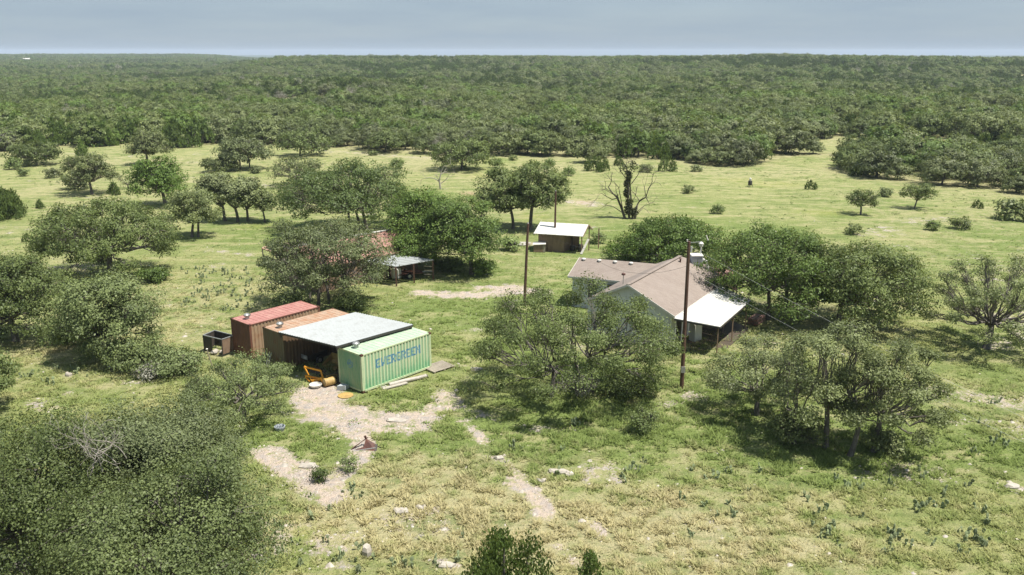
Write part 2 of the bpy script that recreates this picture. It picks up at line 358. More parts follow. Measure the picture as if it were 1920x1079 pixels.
# ------------------------------------------------------------------ ground masks
def segdist(x, y, pts):
    best = np.full(np.shape(x), 1e9)
    for (ax, ay), (bx, by) in zip(pts[:-1], pts[1:]):
        dx, dy = bx - ax, by - ay; t = np.clip(((x - ax) * dx + (y - ay) * dy) / (dx * dx + dy * dy + 1e-9), 0, 1)
        best = np.minimum(best, np.hypot(x - ax - t * dx, y - ay - t * dy))
    return best
def P(*pp): return [G(a, b) for a, b in pp]
BARE = [  # (polyline in the ground, half width m, strength)
    (P((600, 735), (600, 765), (660, 785), (725, 795), (770, 790)), 2.3, 1.0), (P((740, 790), (800, 770), (850, 758), (835, 742)), 1.0, .95),
    (P((640, 790), (670, 820), (690, 840)), 1.1, 1.0), (P((690, 848), (650, 880), (620, 905)), 0.9, .9), (P((500, 850), (540, 880), (590, 905), (620, 935)), 1.35, 1.0),
    (P((600, 920), (640, 940)), 0.6, .8), (P((865, 790), (895, 810), (908, 830)), 0.55, .95), (P((880, 770), (925, 785)), 0.5, .8), (P((915, 855), (950, 870), (985, 905)), 0.5, .8),
    (P((960, 905), (1000, 925), (1025, 965)), 0.75, 1.0), (P((1020, 890), (1070, 890)), 0.4, .7), (P((1040, 1020), (1080, 1060)), 0.5, .7), (P((1110, 980), (1130, 1000)), 0.5, .8),
    (P((740, 955), (770, 965)), 0.4, .8), (P((860, 685), (890, 692)), 0.5, .9), (P((750, 722), (790, 715)), 0.5, .6),
    (P((790, 549), (850, 552), (900, 552), (960, 545), (1010, 548)), 1.5, 1.05), (P((900, 540), (970, 536)), 1.0, 1.0), (P((870, 620), (900, 618)), 0.4, .8),
    (P((1730, 735), (1800, 740), (1950, 765)), 1.6, .75), (P((1790, 790), (1920, 800)), 0.9, .65), (P((1880, 905), (1915, 915)), 0.5, .8), (P((1600, 905), (1640, 915)), 0.4, .6),
    (P((-40, 425), (40, 432), (110, 425)), 1.3, .45), (P((400, 470), (470, 478)), 1.0, .7), (P((960, 455), (1005, 458)), 1.3, .9),
    (P((290, 560), (330, 570)), 0.5, .5), (P((1075, 378), (1110, 382)), 2.5, .8), (P((590, 283), (700, 288), (820, 300)), 3.0, .6),
    (P((1650, 475), (1800, 482), (1930, 468)), 1.2, .38), (P((1140, 580), (1160, 590)), .3, .3), (P((600, 1060), (660, 1075)), .7, .6), (P((100, 690), (140, 715)), .4, .6), (P((820, 1055), (850, 1062)), .5, .8),
]
DRY = [((900, 970), 13, 5, .85), ((1000, 1000), 12, 5, .9), ((700, 950), 7, 4, .6), ((760, 700), 6, 4, .5), ((1240, 960), 8, 4, .25), ((860, 830), 6, 5, .5), ((1800, 760), 9, 4, .5),
       ((60, 500), 9, 12, .55), ((250, 330), 20, 20, .3), ((1750, 300), 60, 30, .4), ((1430, 330), 25, 14, .55), ((1650, 1020), 6, 3, .15), ((500, 500), 6, 10, .35), ((130, 640), 9, 6, .45), ((330, 560), 7, 6, .25), ((1160, 385), 12, 10, .4), ((1300, 1040), 9, 3, .2), ((700, 300), 50, 20, .45), ((600, 820), 3, 2, -.4)]
LUSH = [((1600, 760), 12, 5, .6), ((1150, 790), 12, 4, .8), ((1300, 690), 9, 4, .8), ((850, 585), 8, 5, .7), ((1750, 850), 8, 3, .7), ((980, 480), 12, 12, .4), ((480, 430), 9, 14, .65), ((1300, 540), 14, 8, .5),
        ((1250, 420), 10, 14, .45), ((1700, 450), 22, 20, .25), ((1080, 650), 8, 4, .5), ((450, 580), 8, 4, .3), ((900, 860), 5, 3, .45), ((520, 820), 4, 3, .5), ((1500, 880), 8, 2.5, .4)]
CLAY = [((1185, 670), 1.4, .8, 1.0), ((880, 364), 2.5, 4, 1.0), ((1095, 379), 3, 4, .8), ((570, 478), 3, 3, .2)]
GOLD = [((1450, 345), 14, 7), ((1380, 338), 8, 5), ((860, 300), 14, 12), ((1290, 425), 7, 7), ((905, 330), 7, 6), ((1200, 440), 5, 5), ((1000, 405), 5, 6), ((480, 425), 6, 4), ((1560, 400), 12, 6), ((560, 1000), 4, 2)]
EDGE = np.array([(-700, 300), (-300, 295), (-60, 288), (40, 284), (140, 276), (240, 268), (330, 274), (420, 268), (520, 270), (640, 278), (800, 288), (900, 290), (1050, 292), (1180, 300), (1300, 306), (1400, 310), (1440, 306), (1500, 300), (1545, 318), (1620, 332), (1750, 345), (1920, 366), (2300, 385), (2700, 400)], float)
def edge_dist(th):                      # distance from the camera's foot to the edge of the woods, per bearing

    b = []; dd = []
    for px, py in EDGE:
        x, y = G(px, py); b.append(math.atan2(x, y)); dd.append(math.hypot(x, y))
    return np.interp(th, b, dd)
CLEAR = [(P((1625, 276), (1680, 277), (1745, 275)), 20), (P((1440, 322), (1500, 308), (1535, 300)), 6)]
def woodmask(x, y):
    d = np.hypot(x, y); th = np.arctan2(x, y)
    e = edge_dist(th) * (1 + (vnoise(th * 60, d * 0 + 3, 1, 9) - .5) * .06)
    w = sm(-6, 4, d - e) * (y > 0)
    for pl, r in CLEAR: w = w * sm(r * .8, r * 1.2, segdist(x, y, pl))
    return w
def masks(x, y):
    bare = np.zeros(np.shape(x)); clay = np.zeros(np.shape(x)); dry = (fbm(x, y, 14, 21, 4) - .5) * 1.3 + .06; lush = (fbm(x, y, 10, 31, 4) - .5) * 1.3 + .06
    d = np.hypot(x, y); n = fbm(x, y, 2.2, 40, 3)
    for pl, r, s in BARE:
        q = segdist(x, y, pl); bare = np.maximum(bare, s * .86 * (1 - sm(r * .35, r * 1.45, q * (0.7 + .6 * n))))
    for (c, rx, ry, s), arr in [(k, 'd') for k in DRY] + [(k, 'l') for k in LUSH] + [(k, 'c') for k in CLAY]:
        cx, cy = G(*c); s = s * (.52 if arr == 'd' else .6 if arr == 'c' else 1); g = s * np.exp(-((x - cx) / rx) ** 2 - ((y - cy) / ry) ** 2)
        if arr == 'd': dry = dry + g
        elif arr == 'l': lush = lush + g
        else: clay = np.maximum(clay, g)
    lush = lush - .1 * sm(90, 200, d)
    far = sm(150, 260, d); w = woodmask(x, y)
    bare = np.maximum(bare, w * sm(60, 100, d - edge_dist(np.arctan2(x, y))) * sm(.57, .66, fbm(x, y, 34, 52, 3)) * .6 * (1 - sm(550, 800, d)))
    bare = np.maximum(bare, sm(.66, .78, fbm(x, y, 5, 60, 3)) * .55 * (1 - w))
    gold = 0 * x
    for c_, rx, ry in GOLD:
        cx, cy = G(*c_); gold = np.maximum(gold, np.exp(-((x - cx) / rx) ** 2 - ((y - cy) / ry) ** 2))
    masks.gold = gold
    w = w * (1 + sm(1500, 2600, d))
    return np.clip(bare, 0, 1.2), np.clip(dry, 0, 1), np.clip(lush, 0, 1), clay, w

# ------------------------------------------------------------------ the ground sheet
def build_ground():
    th = np.concatenate([np.radians(np.linspace(-44, 44, 270)), np.radians(np.linspace(48, 312, 56))])
    rr = np.concatenate([[3.0], 7.0 * 1.0152 ** np.arange(0, 490)]); rr = rr[rr < 11000]
    T, R = np.meshgrid(th, rr); X = R * np.sin(T); Y = R * np.cos(T); Z = terrain(X, Y)
    nt_, nr = len(th), len(rr); V = np.stack([X, Y, Z], -1).reshape(-1, 3)
    i = np.arange(nr - 1)[:, None] * nt_; j = np.arange(nt_)[None, :]; j2 = (j + 1) % nt_
    F = np.stack([i + j, i + nt_ + j, i + nt_ + j2, i + j2], -1).reshape(-1, 4)
    b, d, l, c, w = masks(V[:, 0], V[:, 1])
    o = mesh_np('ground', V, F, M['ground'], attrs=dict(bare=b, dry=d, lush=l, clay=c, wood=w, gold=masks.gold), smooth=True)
    tag(o, None, None, kind='structure')

build_ground()

# ------------------------------------------------------------------ grass: one mass of blades over the near pasture
FOOT = []          # footprints kept free of grass: (x, y, radius)
def build_grass():
    rg = np.random.default_rng(11); n = 380000
    u = rg.random(n); Y = 27 * (105 / 27) ** (u ** 0.92); X = (rg.random(n) * 2 - 1) * (Y * 0.68 + 7)
    b, d, l, c, w = masks(X, Y)
    clump = .55 * fbm(X, Y, 1.3, 70, 3) + .45 * vnoise(X, Y, .42, 71)
    keep = rg.random(n) < np.clip((1.15 - 1.5 * b - 1.2 * c) * (.12 + 1.9 * sm(.42, .66, clump)), 0, 1) * .56 * (1 - .8 * sm(55, 104, Y))
    cs, sn = math.cos(.849), math.sin(.849)                       # containers and carport bay
    lx = (X + 9.58) * cs + (Y - 51.07) * sn; ly = -(X + 9.58) * sn + (Y - 51.07) * cs
    keep &= ~((lx > -.1) & (lx < 6.3) & (ly > -.05) & (ly < 12.2) & ~((lx < 2) & (ly > 2.6) & (ly < 7.6)))
    for fx, fy, fr in FOOT: keep &= np.hypot(X - fx, Y - fy) > fr
    X, Y, l, d, b, clump = [a[keep] for a in (X, Y, l, d, b, clump)]; m = len(X); Z = terrain(X, Y)
    k = 5
    H = (.06 + .12 * rg.random(m) + .09 * l + .05 * d * rg.random(m)) * (0.55 + .75 * sm(.40, .72, clump)) * (1 - .55 * sm(48, 100, Y))
    X = np.repeat(X, k); Y = np.repeat(Y, k); Z = np.repeat(Z, k); H = np.repeat(H, k) * rg.uniform(.6, 1.15, m * k); L_ = np.repeat(l, k); D_ = np.repeat(d, k)
    a = rg.random(m * k) * 2 * np.pi; lean = rg.uniform(.6, 2.0, m * k); off = rg.random(m * k) * .10
    bx = X + np.cos(a) * off; by = Y + np.sin(a) * off
    wx, wy = -np.sin(a), np.cos(a); wd = (.025 + .00034 * Y) * rg.uniform(.7, 1.4, m * k)
    tip = np.stack([bx + np.cos(a) * H * lean + .10 * H, by + np.sin(a) * H * lean, Z + H], -1)
    v0 = np.stack([bx - wx * wd, by - wy * wd, Z - .02], -1); v1 = np.stack([bx + wx * wd, by + wy * wd, Z - .02], -1)
    V = np.stack([v0, v1, tip], 1).reshape(-1, 3); F = np.arange(len(V)).reshape(-1, 3)
    tint = np.repeat(rg.random(m * k), 3)
    o = mesh_np('grass', V, F, M['grass'], attrs=dict(tint=tint, dry=np.repeat(D_, 3), lush=np.repeat(L_, 3)))
    tag(o, 'short pasture grass and weeds growing over the near field', 'grass', kind='stuff'); print('grass tris', len(F))

# ------------------------------------------------------------------ trees
def tubes(paths, k=6):
    Vs = []; Fs = []; b = 0
    for P_, R_ in paths:
        P_ = np.asarray(P_, float); R_ = np.asarray(R_, float); n = len(P_)
        d = np.gradient(P_, axis=0); d /= np.linalg.norm(d, axis=1, keepdims=True) + 1e-9
        ref = np.where(np.abs(d[:, 2:3]) < .9, np.array([[0, 0, 1.]]), np.array([[1., 0, 0]]))
        x = np.cross(d, ref); x /= np.linalg.norm(x, axis=1, keepdims=True) + 1e-9; y = np.cross(x, d)
        kk = k if R_[0] > .05 else 3
        a = 2 * np.pi * np.arange(kk) / kk
        ring = P_[:, None] + (x[:, None] * np.cos(a)[None, :, None] + y[:, None] * np.sin(a)[None, :, None]) * R_[:, None, None]
        Vs.append(ring.reshape(-1, 3)); i = np.arange(n - 1)[:, None] * kk; j = np.arange(kk)[None]; j2 = (j + 1) % kk
        Fs.append(np.stack([i + j, i + j2, i + kk + j2, i + kk + j], -1).reshape(-1, 4) + b); b += n * kk
    return np.concatenate(Vs), np.concatenate(Fs)
def bez(a, b, c, n): t = np.linspace(0, 1, n)[:, None]; return a * (1 - t) ** 2 + 2 * b * t * (1 - t) + c * t * t
def leafcards(rg, C, s, up=.35, aspect=.62, tint=None, vert=False, outn=None, jit=.75):
    n = len(C); nm = rg.normal(size=(n, 3)); nm /= np.linalg.norm(nm, axis=1, keepdims=True)
    if outn is None: nm[:, 2] = np.abs(nm[:, 2]) + up
    else: nm = nm * jit + outn; nm[:, 2] += .25          # sprays face the light, away from their bough
    if vert: nm[:, 2] *= .25
    nm /= np.linalg.norm(nm, axis=1, keepdims=True)
    r = rg.normal(size=(n, 3)); 
    if vert: r = r * .35 + np.array([0, 0, 1.])
    a = np.cross(nm, r); a /= np.linalg.norm(a, axis=1, keepdims=True) + 1e-9; b = np.cross(nm, a)
    if vert: a, b = b, a
    sz = (s * rg.uniform(.6, 1.3, n))[:, None]
    V = np.stack([C - a * sz, C - b * sz * aspect + nm * sz * .15, C + a * sz, C + b * sz * aspect + nm * sz * .15], 1).reshape(-1, 3)
    F = np.arange(4 * n).reshape(-1, 4); return V, F, np.repeat(tint, 4)
def oak_data(seed, Wd, Ht, cx=0., nleaf=20000, ls=.11, nl=None, hb=.30, stems=None, twig=1.0, bare=0.0, rl=None, depth=.92, cy=0., jit=.75, rough=.17, shp=.4):
    """an oak: stems, curved limbs reaching each foliage mass, twigs, leaf sprays in clumps. returns (trunk V,F),(leaf V,F,tint)"""
    rg = np.random.default_rng(seed); nl = int((nl or np.clip(Wd * 2.3, 8, 44)) * 1.5); rl = rl or np.clip(Wd * .145, .5, 1.75)
    stems = stems or [(0., 0.)]
    lobes = []
    zc = max(hb * Ht + rl * .75, Ht * .42); up = Ht - rl * .5 - zc; dn = max(0., zc - hb * Ht - rl * .6); R0 = Wd / 2 - rl * .52
    for i in range(nl):
        q = (i + .5) / nl; t = -.38 + 1.38 * ((i + .5 + rg.uniform(-.4, .4)) / nl) ** .78; a = i * 2.39996 + seed
        fr_ = rg.uniform(.86, 1.04) if i % 6 else rg.uniform(.3, .6); ch = math.sqrt(max(.03, 1 - t * t)) if t > 0 else 1 - .22 * t * t
        if t > 0: ch = (1 - min(t, .995) ** 2) ** shp
        z = zc + (up * t if t > 0 else dn * t / .38) * (fr_ if t > 0 else 1) + rg.normal() * rough * rl
        lobes.append((cx + R0 * ch * fr_ * math.cos(a), cy + R0 * ch * fr_ * depth * math.sin(a), max(z, rl * .35), rl * rg.uniform(.66, 1.32)))
    lobes = np.array(lobes)
    paths = []; fork = []
    tr = Ht * .020 + Wd * .005
    for si, (sx, sy) in enumerate(stems):
        base = np.array([sx, sy, -.25]); top = np.array([sx * .9 + cx * .3 + rg.normal() * .2, sy * .9 + cy * .3 + rg.normal() * .2, Ht * rg.uniform(.26, .36)])
        mid = (base + top) / 2 + rg.normal(size=3) * .12
        r = tr * (1.25 / math.sqrt(len(stems))) * rg.uniform(.85, 1.15)
        pl = bez(base, mid, top, 5); rad = r * np.array([1.55, 1.12, 1., .92, .85]); paths.append((pl, rad)); fork.append((top, r * .8))
    C = []; T = []; ON = []
    per = int(nleaf / len(lobes) / 16); 
    for li, (lx, ly, lz, lr) in enumerate(lobes):
        c = np.array([lx, ly, lz]); fi = min(range(len(fork)), key=lambda q: np.hypot(fork[q][0][0] - lx, fork[q][0][1] - ly) + rg.random() * .8)
        f, fr = fork[fi]; ctl = f + (c - f) * np.array([.62, .62, .25]) + rg.normal(size=3) * .06 * Wd * np.array([.6, .6, .5])
        pts = bez(f, ctl, c + np.array([0, 0, .1 * lr]), 8); pts[1:-1] += rg.normal(size=(6, 3)) * .025 * Wd * .5
        r0 = fr * rg.uniform(.26, .46) * (1.5 if li % 7 == 0 else 1); pts[1:-1] += np.cumsum(rg.normal(size=(6, 3)) * .035 * lr, 0); paths.append((pts, r0 * np.linspace(1, .22, 8) ** 1.3 + .010))
        m = max(5, per)
        dv = rg.normal(size=(m, 3)); dv /= np.linalg.norm(dv, axis=1, keepdims=True); dv[:, 2] = dv[:, 2] * .8 + .12
        cl = c + dv * (rg.uniform(.35, 1.0, (m, 1)) ** .55) * lr * np.array([1, 1, .74]) * rg.uniform(.8, 1.25, 3)
        skip = rg.random(m) < bare
        for q in range(0, m, max(1, int(m / (9 * twig)))):
            s0 = pts[rg.integers(3, 8)]; e = cl[q] + (cl[q] - c) * (.25 if skip[q] else 0); mm = (s0 + e) / 2 + rg.normal(size=3) * .14 * lr
            paths.append((bez(s0, mm, e, 4), np.array([.026, .018, .012, .006]) * (.6 + Wd * .05)))
        cl = cl[~skip]; m = len(cl)
        if m == 0: continue
        kk = rg.integers(9, 24, m); tt = rg.random(m) * .55 + rg.random() * .25
        idx = np.repeat(np.arange(m), kk); cr = (.20 + .16 * rg.random(m))[idx, None] * (.55 + lr * .42)
        C.append(cl[idx] + rg.normal(size=(len(idx), 3)) * cr * np.array([1, 1, .68]) * .85); T.append(np.clip(tt[idx] + rg.normal(size=len(idx)) * .07, 0, 1))
        v_ = (C[-1] - c) / lr; w_ = (C[-1] - np.array([cx, cy, zc * .6])) / (Wd / 2); ON.append(v_ / (np.linalg.norm(v_, axis=1, keepdims=True) + .3) * .75 + w_ * .45)
    C = np.concatenate(C); T = np.concatenate(T); C[:, 2] = np.maximum(C[:, 2], .12)
    return tubes(paths), leafcards(rg, C, ls, tint=T, outn=np.concatenate(ON), jit=jit)
def juniper_data(seed, Wd, Ht, nleaf=9000, ls=.14, peaks=5, cx=0):
    rg = np.random.default_rng(seed); C = []; T = []; paths = []
    for i in range(peaks):
        a = rg.random() * 6.28; rr = (0 if i == 0 else rg.uniform(.15, .42)) * Wd; h = Ht * (1 if i == 0 else rg.uniform(.55, .92)); w = Wd * (.36 if i == 0 else rg.uniform(.20, .30))
        px, py = cx + rr * math.cos(a), rr * math.sin(a)
        m = int(nleaf / peaks / 14); t = rg.random(m) ** .75; ang = rg.random(m) * 6.28
        prof = w * np.minimum(1, (1 - t) ** .62 * 1.15) * (.72 + .4 * rg.random(m)); z = .06 * h + t * h * .94
        cl = np.stack([px + np.cos(ang) * prof, py + np.sin(ang) * prof, z], -1); idx = np.repeat(np.arange(m), 14); tt = rg.random(m) * .6 + .1
        C.append(cl[idx] + rg.normal(size=(len(idx), 3)) * np.array([.16, .16, .22]) * (Wd * .12 + .35)); T.append(np.clip(tt[idx] + rg.normal(size=len(idx)) * .18 + .1 * t[idx], 0, 1))
        paths.append((np.array([[px * .3, py * .3, -.2], [px * .7, py * .7, h * .4], [px, py, h * .93]]), np.array([.03, .02, .008]) * Ht))
    C = np.concatenate(C); T = np.concatenate(T)
    return tubes(paths), leafcards(rg, C, ls, up=.1, aspect=.5, tint=T, vert=True)
def fractal(rg, p, d, ln, r, depth, paths, tips, bend=.3, spread=.65):
    p = np.asarray(p, float); d = np.asarray(d, float) / np.linalg.norm(d); pts = [p]; dd = d
    for i in range(4):
        dd = dd + rg.normal(size=3) * bend * .5; dd /= np.linalg.norm(dd); pts.append(pts[-1] + dd * ln / 4)
    e = .62 if depth else .25
    paths.append((np.array(pts), np.linspace(r, max(r * e, .007), 5)))
    if depth == 0: tips.append(pts[-1]); return
    for k in range(3 if depth > 1 else 2):
        q = pts[2 + (k % 3)] if k else pts[-1]; nd = dd + rg.normal(size=3) * spread; nd[2] += .12
        fractal(rg, q, nd, ln * rg.uniform(.55, .8), r * .58, depth - 1, paths, tips, bend, spread)

def make_tree(name, label, cat, base, data, leafm, barkm, group=None, partname='crown', rz=0.0):
    x, y = base; o = thing(name, label, cat, (x, y, hz(x, y) - .02), rz, group)
    (tv, tf), (lv, lf, lt) = data
    mesh_np('trunk', tv, tf, M[barkm], o, smooth=True); mesh_np(partname, lv, lf, M[leafm], o, attrs=dict(tint=lt)); return o
def px_tree(name, label, cat, bx, by, l, r, t, fit=.6, kind='oak', leafm='oak', seed=1, n=16000, ls=.11, group=None, stems=None, hb=.28, bare=0, barkm='bark', nl=None, rl=None, twig=1.0, Hmul=1.0, rough=.17, shp=.4):
    gx, gy = G(bx, by); a = AY(l, by, gy)[0]; b = AY(r, by, gy)[0]; H = AY(bx, t, gy)[2] * Hmul; Wd = b - a; cx = (a + b) / 2 - gx; ls *= .86; n = int(n * 1.2)
    lo, hi = .3 * H, 1.3 * H; ss = np.linspace(-fit, fit, 20) * Wd / 2 * .88; sh = (1 - np.linspace(-fit, fit, 20) ** 2) ** shp
    for _ in range(18):
        H = (lo + hi) / 2; top_px = proj_np(0 * ss, gy + ss, .42 * H + .58 * H * sh)[1].min()
        lo, hi = (H, hi) if top_px > t else (lo, H)
    H *= 1.04
    if kind == 'juniper': data = juniper_data(seed, Wd, H, n, ls, cx=cx)
    else: data = oak_data(seed, Wd, H, cx, n, ls, nl=nl, hb=hb, stems=stems, bare=bare, rl=rl, twig=twig, rough=rough, shp=shp)
    return make_tree(name, label, cat, (gx, gy), data, leafm, barkm, group)
TREES = [
 # near, left-bottom mass
 ('live_oak', 'huge dense live oak filling the bottom left corner below the small open oak', 310, 1000, 165, 462, 772, dict(fit=.92, rough=.45, seed=11, n=80000, ls=.066, hb=.05, nl=32, rl=1.35)),
 ('live_oak', 'dense live oak at the bottom left edge, beside the huge corner oak', 60, 1060, -150, 250, 798, dict(fit=.92, rough=.45, seed=12, n=62000, ls=.066, hb=.05, nl=28, rl=1.3)),
 ('live_oak', 'low live oak before the huge corner oak, cut by the photo bottom', 375, 1150, 130, 524, 878, dict(fit=.92, rough=.45, seed=13, n=52000, ls=.062, hb=.02, nl=26, rl=1.15, Hmul=.95)),
 ('live_oak', 'oak mostly cut off by the left edge, beside the sloping grassy gap', -25, 775, -110, 32, 650, dict(seed=14, n=9000, ls=.09, hb=.05)),
 ('live_oak', 'small open-crowned oak below the tan container on the edge of the rocky patch', 458, 790, 355, 562, 668, dict(seed=15, n=15000, ls=.06, hb=.22, leafm='oak', nl=18, rl=.56, bare=.08)),
 ('live_oak', 'wide oak leaning left in front of the white house walls', 1075, 742, 880, 1272, 536, dict(fit=.7, shp=.27, rough=.25, seed=16, n=42000, ls=.076, hb=.16, nl=32, rl=.86, stems=[(-1.5, -.3), (.2, .2), (1.2, .5)], bare=.10, twig=.9)),
 ('live_oak', 'open oak left of the three-trunk group, beside the tall brown pole', 1418, 778, 1318, 1520, 630, dict(rough=.4, seed=17, n=14000, ls=.074, hb=.28, leafm='oak_grey', nl=15, rl=.62, bare=.12, twig=1)),
 ('live_oak', 'tallest open oak in the middle of the group below the house awning', 1548, 838, 1432, 1660, 600, dict(fit=.7, rough=.4, seed=18, n=19000, ls=.074, hb=.32, leafm='oak_grey', nl=20, rl=.66, bare=.12, twig=1.1, stems=[(0, 0), (-1.6, .6)])),
 ('live_oak', 'right-hand oak of the open group, its crown reaching toward the bare tan ground', 1592, 852, 1545, 1768, 640, dict(rough=.4, seed=19, n=19000, ls=.074, hb=.26, leafm='oak_grey', nl=20, rl=.66, bare=.12, twig=1.1, stems=[(0, 0), (1.5, .4)])),
 # left middle
 ('live_oak', 'big round oak with sagging lower boughs in the left pasture', 207, 520, 67, 331, 376, dict(seed=21, n=30000, ls=.115, hb=.06, nl=34, rl=1.25)),
 ('live_oak', 'dense oak at the left edge below the big round oak', 30, 640, -70, 124, 472, dict(seed=22, n=24000, ls=.10, hb=.06, nl=26, leafm='oak')),
 ('live_oak', 'rounded oak between the left edge oak and the containers', 215, 672, 112, 300, 515, dict(seed=23, n=24000, ls=.095, hb=.06, nl=26, leafm='oak')),
 # around the barn
 ('live_oak', 'many-stemmed oak in front of the old red-roofed barn', 605, 575, 492, 738, 414, dict(seed=31, n=24000, ls=.105, hb=.16, nl=34, rl=1.0, stems=[(-2.6, .3), (-1.3, -.2), (-.4, .3), (.6, -.1), (1.8, .3)], leafm='oak', rough=.35, bare=.06, twig=1.0)),
 ('live_oak', 'large bright green oak rising behind the old barn', 672, 432, 528, 775, 308, dict(seed=32, n=24000, ls=.15, hb=.26, nl=34, rl=1.6, stems=[(-.8, 0), (.2, .4), (1.2, 0)], leafm='oak_green')),
 ('live_oak', 'spreading green oak just right of the red barn roof', 818, 496, 722, 880, 352, dict(seed=33, n=18000, ls=.125, hb=.3, nl=26, rl=1.25, leafm='oak_green')),
 ('live_oak', 'green oak with a thick short trunk above the pale dirt drive', 884, 514, 790, 941, 372, dict(seed=34, n=18000, ls=.12, hb=.27, nl=26, rl=1.15, leafm='oak_green')),
 ('live_oak', 'low oak shading the lean-to on the right side of the old barn', 780, 508, 712, 830, 438, dict(seed=35, n=11000, ls=.11, hb=.34, nl=14, rl=.9, leafm='oak_green')),
 # behind shed
 ('live_oak', 'dark oak left of its taller twin, up behind the wooden poles', 962, 428, 888, 1000, 318, dict(seed=36, n=11000, ls=.15, hb=.28, nl=16, rl=1.1, bare=.1)),
 ('live_oak', 'tall dark oak whose crown meets the top of the middle wooden pole', 994, 430, 945, 1066, 303, dict(seed=37, n=13000, ls=.15, hb=.38, nl=18, rl=1.1, bare=.1)),
 # around the house
 ('live_oak', 'bushy green oak hiding the back of the house roof', 1245, 492, 1168, 1352, 408, dict(seed=41, n=18000, ls=.13, hb=.08, nl=26, rl=1.2, leafm='oak_green')),
 ('small_oak', 'low green tree left of the bushy oak, above the house wing ridge', 1172, 490, 1135, 1225, 450, dict(seed=42, n=5000, ls=.12, hb=.05, nl=10, rl=.7, leafm='oak_green')),
 ('live_oak', 'broad dense oak reaching over the right end of the house roof', 1440, 598, 1318, 1570, 424, dict(seed=43, n=28000, ls=.11, hb=.10, nl=36, rl=1.15, stems=[(0, 0), (1.3, .5)], leafm='oak_green')),
 ('live_oak', 'broad spreading oak to the right of the one over the house', 1568, 612, 1485, 1728, 458, dict(seed=44, n=26000, ls=.11, hb=.10, nl=34, rl=1.1, leafm='oak')),
 # left pasture, farther
 ('live_oak', 'roundish oak standing between the lone open oak and the thin-trunk grove', 312, 386, 250, 352, 296, dict(seed=51, n=9000, ls=.17, hb=.14, nl=20, rl=1.5, leafm='oak_green')),
 ('live_oak', 'open-crowned lone oak in the far left pasture', 173, 365, 122, 218, 286, dict(seed=52, n=6500, ls=.16, hb=.3, nl=18, rl=1.1, leafm='oak_grey', bare=.15, twig=2)),
 ('small_oak', 'small two-stemmed oak nearest in the thin-trunk grove', 360, 444, 318, 414, 352, dict(seed=53, n=9000, ls=.13, hb=.32, nl=16, rl=.95, stems=[(0, 0), (.7, .1)], leafm='oak_grey')),
 ('small_oak', 'slim oak at the left of the row of thin trunks', 423, 414, 373, 440, 322, dict(seed=54, n=6000, ls=.15, hb=.42, nl=13, rl=1.1, leafm='oak_grey')),
 ('small_oak', 'slim oak in the middle of the row of thin trunks', 445, 416, 410, 482, 330, dict(seed=55, n=6000, ls=.15, hb=.42, nl=13, rl=1.1, leafm='oak_grey')),
 ('small_oak', 'slim oak right of the middle in the row of thin trunks', 465, 415, 435, 505, 338, dict(seed=56, n=6000, ls=.15, hb=.36, nl=13, rl=1.0, leafm='oak_grey')),
 ('small_oak', 'small crooked oak at the right end of the row of thin trunks', 497, 417, 478, 524, 358, dict(seed=57, n=4000, ls=.14, hb=.4, nl=9, rl=.9, leafm='oak_grey')),
 ('live_oak', 'dark oak with a double trunk against the woods at upper left', 458, 318, 409, 508, 257, dict(seed=58, n=7000, ls=.22, hb=.24, nl=20, rl=1.8, stems=[(-.8, 0), (1, 0)])),
 ('live_oak', 'grey-topped oak beside the woods, left of the double-trunk oak', 276, 308, 243, 318, 247, dict(seed=59, n=5000, ls=.22, hb=.24, nl=16, rl=1.6, leafm='oak_grey')),
 ('small_oak', 'low grey oak in front of the double-trunk oak', 412, 321, 376, 450, 295, dict(seed=60, n=3500, ls=.19, hb=.1, nl=12, rl=1.0, leafm='oak_grey')),
 ('small_oak', 'grey half-bare oak up-slope of the large bright green oak', 556, 350, 508, 612, 293, dict(seed=61, n=4500, ls=.17, hb=.16, nl=18, rl=1.0, leafm='oak_grey', bare=.35, twig=2.5)),
 ('live_oak', 'low dark oak at the far left beside the edge of the woods', 68, 309, 20, 118, 270, dict(seed=62, n=5000, ls=.22, hb=.08, nl=16, rl=1.5)),
 ('live_oak', 'round oak against the woods, above the half-bare grey oak', 562, 293, 520, 622, 247, dict(seed=63, n=5000, ls=.24, hb=.08, nl=18, rl=1.9)),
 ('live_oak', 'large round oak standing out from the woods above the barn oaks', 865, 319, 806, 922, 264, dict(seed=64, n=8000, ls=.21, hb=.08, nl=24, rl=1.8)),
 ('small_oak', 'low oak right of the large round one at the edge of the woods', 1105, 306, 1078, 1136, 274, dict(seed=65, n=3000, ls=.22, hb=.08, nl=10, rl=1.3, leafm='oak_grey')),
 ('small_oak', 'lone small oak with a thin leaning trunk in the right pasture', 1614, 403, 1586, 1642, 354, dict(seed=66, n=2600, ls=.12, hb=.36, nl=10, rl=.7, leafm='oak', stems=[(-.1, 0)], bare=.1)),
 ('small_oak', 'lone small round-topped oak farther right in the right pasture', 1712, 392, 1688, 1752, 346, dict(seed=67, n=2600, ls=.13, hb=.42, nl=10, rl=.8, leafm='oak', bare=.05)),
]
